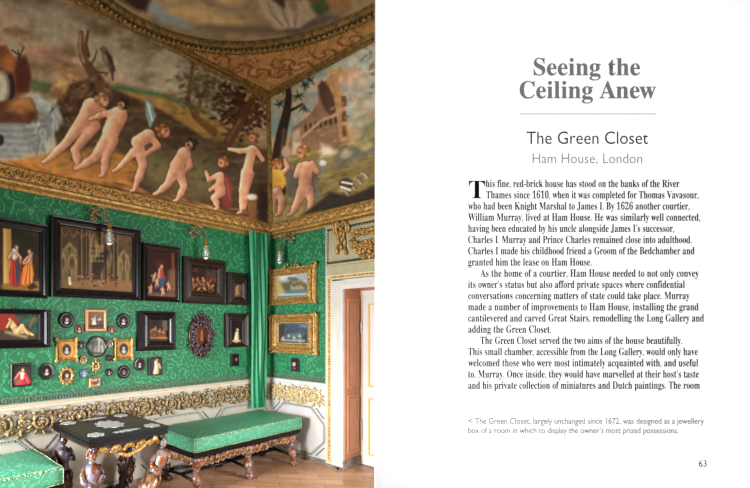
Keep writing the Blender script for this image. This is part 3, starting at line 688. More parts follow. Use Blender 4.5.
c.poly([(254, -10), (272, -8), (282, 10), (300, 10), (302, -8), (318, -2), (316, 16), (300, 28), (276, 30), (262, 16)], (158, 148, 134), 1.6)
for k in range(7): c.cap([(262 + k * 6, 2), (266 + k * 6, 14), (280 + k * 3, 26)], .8, ((186, 178, 162), (110, 100, 94))[k % 2], 1.3, .8)
c.poly([(274, -20), (286, -10), (284, 8), (272, 0)], (58, 46, 46), 2); c.poly([(302, -10), (330, -10), (336, 4), (316, 14)], (100, 78, 60), 3)
c.poly([(310, 6), (326, -4), (332, 8), (320, 16)], (62, 84, 54), 2); c.poly([(326, 0), (350, -6), (352, 8), (334, 14)], (148, 112, 84), 2.5); c.ell(225, -4, 18, 8, (186, 164, 124), 10, 4)
c.mottle(6, .22, 75)
X, Y = c.P[:, 0], c.P[:, 1]; i = np.arange(c.nv - 1)[:, None] * c.nu + np.arange(c.nu - 1)[None]; i = i.ravel()
fc = np.stack([i, i + c.nu, i + 1 + c.nu, i + 1], 1); keep = np.hypot(X[i] - CC[0], Y[i] - CC[1]) < RI + 0.035
tag(c.build('ceiling_painting', None, FRESCO, fc[keep]), 'round painted sky scene with swirling pale drapery in the centre of the ceiling', 'painting')
# the round gilt moulding
R0 = RI
prof = [(R0, H + .02), (R0, H - .02), (R0 + .016, H - .032), (R0 + .03, H - .022), (R0 + .04, H - .014), (R0 + .085, H - .014), (R0 + .095, H - .026), (R0 + .11, H - .03), (R0 + .125, H - .016), (R0 + .13, H + .01)]
g = MB(); ring_prof(g, CC, prof)
gd = MB(); ring_prof(gd, CC, [(R0 + .041, H - .0145), (R0 + .041, H - .0175), (R0 + .084, H - .0175), (R0 + .084, H - .0145)]); mo = g.build('round_moulding', OLDG, thing('ceiling_moulding', 'large round gilded moulding with beading framing the central ceiling painting', 'moulding', (CC[0], CC[1], H)), True)
gd.build('dark_channel', mat('dark_channel_paint', (62, 46, 28), .6), mo.parent)
g = MB(); nb = 190
for k in range(nb):
    a = 2 * PI * k / nb; g.ell((CC[0] + (R0 + .0625) * math.cos(a), CC[1] + (R0 + .0625) * math.sin(a), H - .024), (.0155, .0155, .016), nu=7, nv=5)
g.build('beading', OLDB, mo.parent, True)
g = MB()
for k in range(320):
    a = 2 * PI * k / 320
    for rr, zz in ((.016, .033), (.11, .031)): g.ell((CC[0] + (R0 + rr) * math.cos(a), CC[1] + (R0 + rr) * math.sin(a), H - zz), (.0085, .0085, .008), nu=5, nv=4)
g.build('outer_beading', OLDG, mo.parent, True)
# straight gilt moulding along the head of each fresco
def edge_mould(name, ax):
    prof = [(0, 0.02), (0, -.015), (.016, -.03), (.03, -.02), (.04, -.012), (.06, -.012), (.072, -.022), (.085, -.010), (.09, .01)]
    if ax == 'A': g = MB().ring([[(LB + p, LA + p, H + z) for p, z in prof], [(XR, LA + p, H + z) for p, z in prof]], closed=False)
    else: g = MB().ring([[(LB + p, LA + p, H + z) for p, z in prof], [(LB + p, YR, H + z) for p, z in prof]], closed=False)
    a = 0.1
    while a < 3.6:
        p = (LB + a + .1, LA + .05, H - .014) if ax == 'A' else (LB + .05, LA + a + .1, H - .014)
        g.ell(p, (.012, .012, .012), nu=6, nv=4); a += .034
    return struct(g.build(name, OLDG, smooth=False, fixn=False))
edge_mould('trim_20', 'A'); edge_mould('trim_21', 'B')

# ================================================================ PICTURES
SCOOP = [(0, .002), (0, .045), (.06, .052), (.16, .05), (.24, .036), (.34, .04), (.5, .03), (.7, .024), (.8, .032), (.9, .030), (1, .016)]
CABINET = [(0, .002), (0, .03), (.08, .036), (.2, .032), (.3, .04), (.45, .052), (.62, .056), (.75, .046), (.85, .05), (.93, .04), (1, .018)]
FLAT = [(0, .002), (0, .014), (.2, .02), (.6, .02), (1, .01)]
def W2(ax, u, z, p): return Vector((u, p, z)) if ax == 'A' else Vector((p, u, z))
def on(ax, px, py, off): return onA(px, py, off) if ax == 'A' else onB(px, py, off)
def uc(ax, v): return v.x if ax == 'A' else v.y
def span(ax, x0, x1, y0, y1, off):
    xm = (x0 + x1) / 2; ya = on(ax, xm, y0, off).z; yb = on(ax, xm, y1, off).z
    a, b2 = uc(ax, on(ax, x0, 300, off)), uc(ax, on(ax, x1, 300, off)); return min(a, b2), max(a, b2), min(ya, yb), max(ya, yb)
def canvas_on(ax, u0, u1, z0, z1, p, n, gain=1.0):
    # orient so that the front faces into the room
    asp = (u1 - u0) / (z1 - z0); nu = max(14, int(n * math.sqrt(asp))); nv = max(14, int(n / math.sqrt(asp)))
    return Canvas(W2(ax, u0, z0, p), W2(ax, u1 - u0, 0, 0), (0, 0, z1 - z0), nu, nv, gain)
def picture(ax, out, inn, paint, label, fm, prof=SCOOP, dep=1.0, n=60, gain=1.0, cat='painting', group='framed pictures on the green walls', gilt=False, crest=False, name='framed_painting', ring_=False, slip=None):
    off = 0.035 * dep
    u0, u1, z0, z1 = span(ax, *out, off); v0, v1, w0, w1 = span(ax, *inn, 0.012)
    t = thing(name, label, cat, W2(ax, (u0 + u1) / 2, z0, 0), group)
    g = MB(); rings = []
    for k, d in prof:
        a0, a1, b0, b1 = u0 + (v0 - u0) * k, u1 + (v1 - u1) * k, z0 + (w0 - z0) * k, z1 + (w1 - z1) * k
        rings.append([W2(ax, *q, d * dep) for q in ((a0, b0), (a1, b0), (a1, b1), (a0, b1))])
    g.ring(rings)
    fo = g.build('frame', fm, t)
    if gilt:                                       # carved ornament running round a gilt frame
        g = MB(); r = np.random.RandomState(int(abs(u0 * 1000)))
        for (k, dd, rr, sp) in ((.12, .05, .012, .03), (.5, .045, .014, .034), (.85, .036, .008, .02)):
            a0, a1, b0, b1 = u0 + (v0 - u0) * k, u1 + (v1 - u1) * k, z0 + (w0 - z0) * k, z1 + (w1 - z1) * k
            C4 = [(a0, b0), (a1, b0), (a1, b1), (a0, b1)]
            for q in range(4):
                A_, B_ = C4[q], C4[(q + 1) % 4]; L = math.dist(A_, B_); m_ = max(3, int(L / sp))
                for j in range(m_):
                    tt = (j + .5) / m_; g.ell(W2(ax, A_[0] + (B_[0] - A_[0]) * tt, A_[1] + (B_[1] - A_[1]) * tt, dd * dep), [rr * r.uniform(.7, 1.2) for _ in range(3)], Matrix.Rotation(r.uniform(0, 3), 3, 'X'), 6, 4)
        for (cu, cz) in ((u0, z0), (u1, z0), (u0, z1), (u1, z1)):
            su = 1 if cu == u0 else -1; sz = 1 if cz == z0 else -1
            for j in range(5): g.ell(W2(ax, cu + su * .012 * j, cz + sz * r.uniform(0, .02), .05 * dep), (.018, .016, .018), nu=6, nv=4); g.ell(W2(ax, cu + su * r.uniform(0, .02), cz + sz * .012 * j, .05 * dep), (.016, .016, .018), nu=6, nv=4)
        if crest:
            um = (u0 + u1) / 2
            for j in range(11):
                a = PI * (j - 5) / 6; g.ell(W2(ax, um + .085 * math.sin(a) * 1.2, z1 + .035 * math.cos(a), .045), (.02, .016, .018), nu=6, nv=4)
            for s_ in (u0, u1): g.ell(W2(ax, s_, z1 + .01, .045), (.022, .022, .03), nu=7, nv=5)
        g.build('carving', fm, t, True)
    if slip:
        g = MB(); rings = []
        e = .012
        for k, d in ((-e, .018), (-e, .022), (0, .022), (0, .008)):
            rings.append([W2(ax, *q, d * dep) for q in ((v0 + k, w0 + k), (v1 - k, w0 + k), (v1 - k, w1 - k), (v0 + k, w1 - k))])
        g.ring(rings); g.build('inner_slip', slip, fo)
    if ring_:
        g = MB(); um = (u0 + u1) / 2; pts = [W2(ax, um + .012 * math.cos(a), z1 + .014 + .012 * math.sin(a), .012) for a in np.linspace(0, 2 * PI, 14)]; g.tube(pts, .0028, 6)
        g.build('hanging_ring', BRASS, t)
    cv = canvas_on(ax, v0, v1, w0, w1, .011 * dep, n, gain); paint(cv); cv.build('canvas', t)
    return t

def tiny(c, x, y, h, col=(198, 152, 118), cloth=None, lean=0, hair=(90, 56, 36)):
    q = h / 10
    c.body([([(x + lean, y), (x, y + 3.4 * q)], [1.35 * q, 1.2 * q]), ([(x - .5 * q, y + 3.6 * q), (x - 1.2 * q, y + 6 * q), (x - 1.6 * q, y + 8.6 * q)], [1.1 * q, .8 * q, .45 * q]), ([(x + .6 * q, y + 3.6 * q), (x + 1.6 * q, y + 5.6 * q), (x + .9 * q, y + 8.4 * q)], [1.1 * q, .8 * q, .45 * q]),
        ([(x + lean - 1.1 * q, y - .3 * q), (x - 2.4 * q, y + 1.6 * q), (x - 2.9 * q, y + .2 * q)], [.6 * q, .5 * q, .4 * q]), ([(x + lean + 1.1 * q, y - .3 * q), (x + 2.3 * q, y + 1.6 * q)], [.6 * q, .45 * q])], col, (46, 28, 20), tuple(min(255, v * 1.25) for v in col), .5 * q)
    if cloth: c.poly([(x - 1.6 * q, y + 2 * q), (x + 1.7 * q, y + 1.6 * q), (x + 2.4 * q, y + 7 * q), (x - 2.2 * q, y + 7 * q)], cloth, .6)
    c.head(x + lean, y - 2.3 * q, 1.15 * q, hair, tuple(min(255, v * 1.08) for v in col))
# ---- what is painted in each
def p_women(c):
    c.fill((36, 32, 22)); c.cloud(9, (58, 50, 30), .45, .7, .8, 1)
    c.poly([(3, 225), (11, 225), (12, 290), (3, 290)], (166, 126, 66)); c.poly([(4, 225), (6, 225), (7, 290), (4, 290)], (196, 160, 96), 1)
    c.poly([(-30, 286), (40, 281), (40, 295), (-30, 296)], (132, 98, 42), 1); c.poly([(24, 284), (32, 281), (38, 287), (30, 290)], (48, 34, 26))
    c.limb([(15, 254), (17, 266), (16, 281)], [3.2, 5, 5], (168, 44, 34), (70, 20, 16), (206, 72, 50)); c.limb([(15, 251), (15, 257)], 3, (206, 196, 178), (70, 60, 50), (230, 220, 204)); c.head(16, 247, 2.3, (130, 88, 50), (214, 170, 130)); c.limb([(12, 253), (9, 258)], 1.2)
    c.limb([(30, 261), (28, 270), (26, 281)], [2.6, 5, 5.6], (196, 108, 40), (80, 40, 20), (226, 146, 66)); c.limb([(31, 254), (30, 262)], [2.2, 2.6], (206, 160, 124)); c.head(30, 251, 2.3, (110, 56, 36), (208, 160, 120), -1); c.limb([(28, 257), (23, 263)], 1.2)
    c.poly([(12, 262), (18, 262), (23, 282), (20, 285), (10, 284), (9, 274)], (160, 40, 32), .7); c.poly([(26, 264), (32, 264), (34, 274), (32, 283), (21, 284), (22, 276)], (196, 112, 44), .7)
    for k in range(5): c.cap([(12.5 + k, 264), (11 + k * 2.3, 283)], .5, ((206, 84, 56), (96, 24, 22))[k % 2], .7, .8); c.cap([(27 + k, 266), (23 + k * 2.2, 283)], .5, ((232, 164, 84), (124, 60, 28))[k % 2], .7, .8)
    c.limb([(17, 253), (21, 258), (20, 263)], [1, .9, .7]); c.limb([(31, 256), (28, 262), (24, 264)], [1, .9, .7]); c.poly([(33, 253), (38, 256), (36, 266), (32, 262)], (60, 34, 26), 1); c.poly([(16, 258), (20, 262), (20, 282), (15, 284)], (44, 62, 76), .8, .7)
    c.poly([(-30, 225), (0, 225), (2, 290), (-30, 292)], (58, 36, 26), 2)
def p_church(c):
    c.fill((70, 54, 36)); c.cloud(12, (98, 76, 48), .45, .7, .7, 2); c.poly([(84, 229), (112, 234), (108, 290), (86, 290)], (86, 68, 48), 2)
    for (x0, x1, yt) in ((62, 77, 242), (118, 129, 249), (90, 98, 232)):
        xm = (x0 + x1) / 2; c.poly([(x0, 284), (x0, yt + 8), (xm, yt), (x1, yt + 8), (x1, 284)], (134, 112, 72), 1); c.poly([(x0 + 2, 284), (x0 + 2, yt + 10), (xm, yt + 3), (x1 - 2, yt + 10), (x1 - 2, 284)], (104, 86, 56), 1)
        c.cap([(xm, yt + 6), (xm, 282)], .7, (64, 48, 32)); c.cap([(x0, yt + 16), (x1, yt + 16)], .5, (70, 52, 34))
    for x in (80, 85, 88, 100, 106, 112, 116, 60): c.cap([(x, 226), (x, 285)], 1.1, (50, 36, 26), .7); c.cap([(x + 1.6, 228), (x + 1.6, 282)], .6, (126, 100, 66), .6, .8)
    for (x0, x1, yb, h_) in ((60, 66, 262, 8), (68, 76, 262, 9), (90, 97, 250, 12), (99, 104, 256, 9), (107, 112, 258, 8), (118, 123, 266, 7), (125, 130, 266, 7)):
        xm = (x0 + x1) / 2; c.ell(xm, yb, (x1 - x0) / 2, h_, (150, 126, 82), 0, .8, .85); c.ell(xm, yb + 1.4, (x1 - x0) / 2 - 1.2, h_ - 2, (58, 44, 30), 0, .8, .8); c.cap([(xm, yb), (xm, 278)], .5, (134, 108, 70), .7, .7)
    for k in range(9): c.cap([(61 + k * 8.6, 230 + k), (65 + k * 8.6, 236 + k), (69 + k * 8.6, 231 + k)], .5, (130, 104, 66), .7, .7)
    c.cap([(101, 248), (96, 262), (90, 276)], 2, (112, 94, 64), 1.4); c.poly([(92, 262), (106, 248), (110, 252), (98, 280), (92, 280)], (44, 32, 26), 1.4)
    for k in range(16): y = 262 + 0.0 * k; c.ell(92 + k % 4 * 3.5, 246 + (k // 4) * 5, 1.1, 1.3, (146, 120, 82), 0, .6, .7)
    c.poly([(58, 279), (134, 281), (134, 294), (58, 293)], (120, 88, 52), 1.5); r = np.random.RandomState(5)
    for k in range(46): c.cap([(r.uniform(78, 118), r.uniform(274, 286))] * 2, r.uniform(.6, 1.4), [(110, 42, 28), (52, 32, 26), (150, 110, 70), (84, 36, 26)][k % 4], .6, .8)
    c.cap([(69.5, 278), (70, 284)], 1.2, (206, 200, 184)); c.mottle(4, .3, 4)
def p_family(c):
    c.fill((44, 22, 20)); c.cloud(8, (76, 28, 24), .45, .65, .8, 6); c.poly([(168, 270), (178, 268), (178, 292), (168, 296)], (110, 84, 62), 2, .7); c.cap([(173, 252), (173, 286)], 1.4, (110, 70, 42), 1, .7)
    c.poly([(145, 292), (178, 293), (178, 300), (145, 300)], (104, 72, 54), 1.5)
    c.limb([(161, 270), (161, 278)], [2.4, 4], (150, 60, 54)); c.poly([(157, 280), (166, 278), (164, 286), (154, 290)], (48, 72, 110), 1); c.head(161, 266, 2, (100, 62, 40), (214, 172, 136))
    
    for (x, y, l_) in ((154, 275, 1), (150.5, 287, .5), (163, 289, -.6), (169, 284, -1), (157, 280, .4)): tiny(c, x, y, 8, lean=l_, hair=(120, 74, 44))
def p_battle(c):
    c.fill((42, 24, 20)); c.cloud(5, (104, 54, 32), .45, .7, .8, 8); r = np.random.RandomState(8)
    for k in range(30): x, y = r.uniform(193, 214), r.uniform(278, 288); c.limb([(x, y), (x + r.uniform(-2, 2), y + r.uniform(1, 4))], .9, [(158, 92, 50), (184, 122, 74), (110, 52, 34)][k % 3], (40, 24, 18), (206, 150, 96))
    c.poly([(206, 270), (216, 272), (216, 277), (206, 276)], (58, 46, 50), 1.4)
def p_saint(c):
    c.fill((76, 60, 38)); c.cloud(4, (120, 96, 58), .45, .7, .8, 9); c.limb([(237.5, 288), (238, 294)], [1.6, 2.2], (128, 96, 62)); c.head(237.3, 285.6, 1.2, (50, 34, 26)); 
def p_nude(c):
    c.fill((38, 46, 34)); c.cloud(6, (44, 84, 70), .5, .7, .7, 10); c.poly([(-20, 310), (14, 314), (20, 322), (6, 330), (-20, 332)], (138, 40, 32), 1.6); c.poly([(-20, 330), (34, 334), (38, 344), (-20, 344)], (66, 48, 34), 2); c.cap([(24, 322), (38, 320)], 3, (46, 104, 86), 3, .8); c.cap([(34, 318), (30, 326)], 1.2, (126, 76, 46))
    c.limb([(11, 323), (16, 330)], [2.8, 3.2], (208, 170, 112), (80, 60, 36), (232, 200, 146)); c.limb([(16, 331), (24, 331), (33, 335)], [3, 2.2, 1.1], (208, 170, 112), (80, 60, 36), (232, 200, 146)); c.limb([(17, 332), (22, 326), (28, 334)], [2.4, 2, 1], (208, 170, 112), (80, 60, 36)); c.limb([(10, 322), (7, 327)], 1.2, (208, 170, 112)); c.head(9, 319, 2, (110, 62, 34), (214, 172, 120)); c.cap([(6, 332), (26, 337)], 1.2, (176, 160, 124), 1.5, .8)
def p_kitchen(c):
    c.fill((34, 22, 18)); c.cloud(6, (60, 36, 24), .5, .7, .7, 12); c.poly([(162, 320), (169, 320), (169, 330), (163, 332)], (86, 82, 62), 1.5)
    for (x, y, s_) in ((151, 331, 1.4), (155, 329, 1.6), (160, 331, 1.4), (164, 332, 1.3)): tiny(c, x, y, 7.5 * s_ / 1.4, (186, 122, 72), (104, 52, 32), hair=(60, 36, 26), lean=(x - 157) * -.1)
    c.cap([(149, 338), (167, 338)], .9, (176, 112, 60), .8)
def p_statue(c):
    c.fill((22, 17, 16)); c.limb([(237, 333), (236.5, 340)], [1.6, 2.6], (196, 184, 146), (60, 50, 40)); c.head(237.2, 329.6, 1.4, (150, 130, 96), (212, 198, 164)); c.cap([(233, 341), (240, 341)], .9, (180, 160, 120))
def p_small_dark(c): c.fill((20, 17, 18)); c.ell(236.4, 359.5, 1.1, 1.5, (140, 122, 104)); 
def p_dancer(c):
    c.fill((56, 50, 48)); c.limb([(156, 362), (157, 367), (156, 373)], [1.6, 2.4, 2.8], (206, 188, 148), (50, 40, 34), (232, 218, 184)); c.head(156.5, 359.6, 1.3, (120, 90, 60), (220, 186, 150)); c.limb([(159, 364), (160.5, 368)], .9)
def p_red_lady(c):
    c.fill((40, 36, 32)); c.cloud(6, (60, 56, 48), .5, .7, .6, 14); c.limb([(22, 374), (22, 384)], [4, 7], (176, 40, 56), (70, 16, 24), (212, 78, 90)); c.limb([(20, 374), (14, 382)], 2, (180, 44, 60)); c.limb([(25, 375), (29, 382)], 2, (180, 44, 60)); c.cap([(22, 372), (22, 378)], 1.6, (214, 198, 170)); c.head(22, 369.5, 2.3, (58, 40, 30), (216, 176, 140))
    c.poly([(12, 380), (20, 379), (20, 384), (12, 384)], (120, 90, 60), 1, .7)
def p_landA(c):
    c.vgrad(273, (150, 168, 184), 287, (164, 160, 138)); c.cloud(6, (206, 206, 200), .45, .7, .9, 15); c.poly([(276, 284), (296, 280), (310, 286), (310, 300), (276, 300)], (86, 88, 66), 2); c.poly([(290, 282), (301, 279), (305, 283), (304, 290), (291, 291)], (156, 140, 108), 1); c.poly([(276, 291), (310, 289), (310, 300), (276, 300)], (92, 112, 118), 1.5); c.poly([(276, 277), (281, 283), (286, 294), (276, 296)], (176, 156, 100), 1.5, .8); c.cap([(279, 295), (306, 294)], .7, (196, 200, 196), 1)
    for k in range(9): c.ell(291 + k * 1.6, 283 + (k * 7 % 3), 1.6, 1.6, ((76, 82, 60), (128, 110, 84))[k % 2], 0, 1); c.ell(289 + k, 278 + k % 3, 1.3, 1, (84, 92, 84), 0, 1)
def p_landB(c):
    c.vgrad(323, (70, 80, 96), 344, (44, 48, 52)); c.cloud(5, (116, 126, 140), .5, .72, .8, 16); c.poly([(278, 324), (285, 324), (284, 344), (278, 344)], (58, 54, 50), 1.5); c.cap([(282, 340), (304, 341)], 1, (160, 160, 160), 1.4); c.poly([(288, 334), (300, 331), (302, 338), (290, 339)], (70, 108, 104), 1.5, .8)
    for k in range(8): c.ell(283 + k * 2.8, 338 - (k * 5 % 4), 1.2, 1.6, ((190, 188, 186), (110, 90, 76))[k % 2], 0, .8, .8)
def p_inset(c):
    c.fill((120, 96, 74)); c.cloud(4, (78, 62, 50), .5, .7, .8, 17); tiny(c, 94, 318.5, 9, (208, 180, 156), (206, 200, 190), .6); tiny(c, 100.3, 319, 9, (196, 164, 144), (70, 62, 70), -.6, (40, 30, 28)); c.cap([(90, 326), (103, 326)], 1, (50, 40, 46))

G1 = 'dark framed paintings of the upper row'
G2 = 'dark framed paintings of the lower row'
picture('A', (-62, 47, 217, 296), (-50, 39.5, 227, 289), p_women, 'large black framed painting of two women in red and orange gowns, leftmost', EBONY, n=110, group=G1, gain=1.1)
picture('A', (51, 140, 222.5, 298.5), (60.5, 132, 231, 290), p_church, 'largest black framed painting, showing a vaulted church interior', EBONY, n=110, group=G1, gain=1.15, dep=1.2)
picture('A', (143, 179.5, 245, 301.5), (147.5, 175.5, 251, 296.5), p_family, 'tall dark framed painting of a seated mother in blue with small children', BROWNF, prof=SCOOP, n=80, group=G1, gain=1.2, ring_=False)
picture('A', (184, 226.5, 258.5, 304), (191, 216.5, 268.5, 292.5), p_battle, 'dark brown broad framed picture of a crowded brown scene, below hanging wall lamp', BROWNF, prof=CABINET, n=60, group=G1, gain=1.2)
picture('A', (228, 248.8, 272.8, 305), (234, 241.5, 284, 297), p_saint, 'narrow dark framed picture with tiny tan figure panel, beside the green curtain', BROWNF, prof=CABINET, n=40, group=G1, gain=1.2, dep=.8)
picture('A', (-28, 50, 309, 348.5), (-16, 38, 314, 340), p_nude, 'broad black framed painting of a reclining nude on red drapery', EBONY, n=100, group=G2, gain=1.1, dep=1.2, ring_=True)
picture('A', (138.8, 176, 311.5, 350.5), (149, 167.5, 320, 341.5), p_kitchen, 'square black framed painting of four small figures round a lit table', EBONY, prof=CABINET, n=60, group=G2, gain=1.2, dep=1.1)
picture('A', (225.5, 248.5, 313.5, 347), (232, 242, 322, 343), p_statue, 'dark framed picture of one small pale standing figure, next to the curtain', BROWNF, n=50, group=G2, gain=1.2, dep=.8)
G3 = 'miniatures hung on the green wall'
picture('A', (232.3, 240, 354, 366.3), (234, 238.6, 356, 364), p_small_dark, 'tiny black upright miniature low on the wall beside the green curtain', EBONY, prof=FLAT, n=20, group=G3, cat='miniature', name='framed_miniature')
picture('A', (149.5, 163, 357.5, 375.3), (151, 161.7, 359, 374), p_dancer, 'small rectangular miniature of a pale dressed figure, right of the octagonal black miniature', EBONY, prof=FLAT, n=40, group=G3, cat='miniature', name='framed_miniature', gain=1.1, ring_=True)
picture('A', (11.5, 32.5, 363.5, 387), (13.8, 30.5, 366, 385), p_red_lady, 'black framed half-length portrait of a sitter in a red gown', EBONY, prof=FLAT, n=50, group=G3, cat='miniature', name='framed_miniature', gain=1.1, ring_=True)
G4 = 'gilt framed landscapes on the door wall'
picture('B', (270, 316, 267, 304), (277.5, 307.5, 275, 297), p_landA, 'upper ornate gilt framed landscape with pale sky and buildings', GOLD, prof=SCOOP, n=70, group=G4, gilt=True, crest=True, slip=GOLDP)
picture('B', (269.5, 317, 314, 353.5), (279, 308.5, 323, 343), p_landB, 'lower ornate gilt framed dark blue landscape with small pale figures', GOLD, prof=SCOOP, n=70, group=G4, gilt=True, dep=1.2, slip=GOLDP)
picture('A', (86.5, 107.5, 309, 331.5), (89.5, 104, 313.5, 327.5), p_inset, 'square brass framed miniature of two seated figures at the top of the cluster', mat('brown_gilt', (150, 100, 58), .4, .3), prof=FLAT, n=40, group=G3, cat='miniature', name='framed_miniature')

# ---- round, oval and octagonal miniatures
def portrait(cx, cy, r, bg=(30, 28, 32), face=(212, 176, 150), hair=(60, 44, 36), cloth=(196, 190, 190)):
    def f(c):
        c.fill(bg); c.ell(cx, cy + r * .75, r * .55, r * .45, cloth, 0, .5); c.ell(cx + .1 * r, cy - .12 * r, r * .42, r * .5, hair, 0, .5); c.ell(cx, cy - .05 * r, r * .28, r * .36, face, 0, .4)
    return f
def round_mini(px, py, rx, ry, irx, iry, label, fm, paint, seg=28, dep=1.0, orn=None, ax='A', top=False, rot=0.0, slip=None):
    P = on(ax, px, py, .015); u, z = uc(ax, P), P.z
    mu = abs(uc(ax, on(ax, px + 1, py, .015)) - u); mz = abs(on(ax, px, py + 1, .015).z - z)
    t = thing('miniature', label, 'miniature', W2(ax, u, z, 0), G3)
    t['_o'] = tuple(W2(ax, u, z, 0))
    L = lambda kx, ky, p: [W2(ax, u + kx * mu * math.cos(2 * PI * (k + rot) / seg), z + ky * mz * math.sin(2 * PI * (k + rot) / seg), p) for k in range(seg)]
    g = MB(); g.ring([L(rx, ry, .002), L(rx, ry, .012 * dep), L(rx * .92 + irx * .08, ry * .92 + iry * .08, .018 * dep), L((rx + irx) / 2, (ry + iry) / 2, .02 * dep), L(irx * 1.06, iry * 1.06, .015 * dep), L(irx, iry, .009 * dep)])
    g.build('frame', fm, t, seg > 12)
    if slip:
        g = MB(); g.ring([L(irx * 1.02, iry * 1.02, .012 * dep), L(irx * 1.12, iry * 1.12, .0205 * dep), L(irx * 1.28, iry * 1.28, .0205 * dep), L(irx * 1.3, iry * 1.3, .012 * dep)]); g.build('inner_rim', slip, t)
    if orn:
        g = MB(); n_ = orn
        for k in range(n_):
            a = 2 * PI * k / n_; g.ell(W2(ax, u + rx * mu * 1.03 * math.cos(a), z + ry * mz * 1.03 * math.sin(a), .012), (mu * 1.3, mu * 1.1, mz * 1.3), nu=7, nv=5)
        g.build('ornament', fm, t, True)
    if top:
        g = MB(); g.tube([W2(ax, u, z + ry * mz, .008), W2(ax, u, z + ry * mz * 1.25, .008)], [.006, .004], 6); g.ell(W2(ax, u, z + ry * mz + .02, .008), (.011, .006, .008), nu=7, nv=5); g.build('loop', fm, t)
    # painted disc
    cv = Canvas(W2(ax, u - irx * mu * 1.05, z - iry * mz * 1.05, .009 * dep), W2(ax, 2.1 * irx * mu, 0, 0), (0, 0, 2.1 * iry * mz), 26, 26)
    paint(cv); U = (cv.P[:, 0] if ax == 'A' else cv.P[:, 1])
    i = np.arange(25)[:, None] * 26 + np.arange(25)[None]; i = i.ravel(); f4 = np.stack([i, i + 1, i + 27, i + 26], 1)
    cu = (U[i] + U[i + 27]) / 2 - u; cz = (cv.P[i, 2] + cv.P[i + 27, 2]) / 2 - z
    keep = (cu / (irx * mu)) ** 2 + (cz / (iry * mz)) ** 2 < 1.08
    cv.build('portrait', t, None, f4[keep])
    return t
BK = EBONY
round_mini(66.5, 320, 7.6, 8, 3.4, 4.2, 'round black miniature at the top left of the cluster, beside the square brass frame', BK, portrait(67, 320, 4.5))
round_mini(79.3, 329, 4, 5, 2.8, 3.6, 'small brown oval miniature tucked at lower left corner of the square brass frame', mat('tortoise', (116, 66, 44), .35, c2=(60, 34, 26), scale=40), portrait(79.3, 329, 3.5, (70, 40, 34), (206, 164, 134)))
round_mini(112, 329.6, 3.6, 4, 2.5, 3, 'small brown oval miniature tucked at lower right corner of the square brass frame', MATS['tortoise'], portrait(112, 329.6, 3, (120, 60, 50), (216, 172, 140)))
round_mini(123.6, 321, 6.6, 7.6, 3.2, 4, 'round black miniature at the top right of the cluster, near the square black painting', BK, portrait(123.6, 321, 4.2))
round_mini(81.4, 345, 3.6, 3.8, 2, 2.4, 'tiny black oval miniature just left of the large round grey miniature', BK, portrait(81.4, 345, 2.4))
def p_grisaille(c):
    c.fill((138, 136, 128)); c.cloud(3, (86, 84, 78), .45, .6, .9, 19); c.cap([(93, 340), (93, 352)], .6, (70, 66, 60)); c.cap([(99, 338), (99, 352)], .9, (172, 172, 162)); c.cap([(90, 353), (105, 353)], .9, (74, 68, 60)); c.limb([(102, 346), (103, 352)], 1.2, (160, 158, 148), (70, 66, 60), (190, 190, 180))
round_mini(97.4, 346.6, 9.8, 11, 8, 9.2, 'largest round black framed miniature, with grey landscape, in the middle of the cluster', BK, p_grisaille, dep=1.3)
round_mini(110.2, 344, 3, 3.6, 2, 2.6, 'tiny silver oval miniature just right of the large round grey miniature', mat('dull_silver', (150, 146, 140), .35, .6), portrait(110.2, 344, 2.4, (90, 70, 60)))
round_mini(109.6, 358, 3.6, 3.5, 2, 2, 'tiny dark miniature at the lower left of the right gold square frame', BK, portrait(109.6, 358, 2, (48, 34, 30), (150, 90, 70), (40, 30, 28), (120, 50, 40)))
round_mini(83.4, 360, 3.4, 4.2, 2.3, 3, 'tiny brass oval miniature below the small black oval one', BRASS, portrait(83.4, 360, 3, (130, 96, 84), (206, 170, 140)))
round_mini(96, 366.4, 3.5, 5, 2.3, 3.5, 'small gold oval miniature with a loop, directly under the large round miniature', GOLD, portrait(96, 366.4, 3.5, (60, 74, 90), (210, 176, 146)), top=True, orn=8)
round_mini(46.5, 371.5, 8, 8.9, 3.4, 4.2, 'black octagonal miniature right of the sitter in red', BK, portrait(46.8, 371, 4.5), seg=8, rot=.5)
round_mini(67, 376, 6.8, 8, 4.6, 5.8, 'oval miniature in a lobed bright gold frame, right of the black octagonal one', GOLD, portrait(67, 376, 5.5, (66, 40, 36), (216, 176, 146), (70, 44, 34), (130, 110, 96)), orn=12)
round_mini(84.3, 373.6, 4, 4.7, 2.8, 3.5, 'small pale blue oval miniature beside the lobed gold frame', mat('blue_enamel', (54, 66, 96), .3), portrait(84.3, 373.6, 3.5, (128, 156, 182), (214, 190, 170), (96, 100, 110), (190, 200, 214)))
round_mini(109.4, 372.4, 3.4, 4, 2, 2.7, 'small black oval miniature between gold rectangle and round black one', BK, portrait(109.4, 372.4, 2.8))
round_mini(124, 372, 6, 6.7, 2.6, 3, 'round black miniature below the right gold square frame', BK, portrait(124, 372, 3, (64, 42, 40), (176, 132, 112), (50, 36, 34), (140, 120, 120)))
round_mini(139.8, 364.4, 5.6, 7, 2.6, 3.6, 'black octagonal miniature under the square painting of four figures', BK, portrait(139.8, 364.4, 3.6), seg=8, rot=.5)
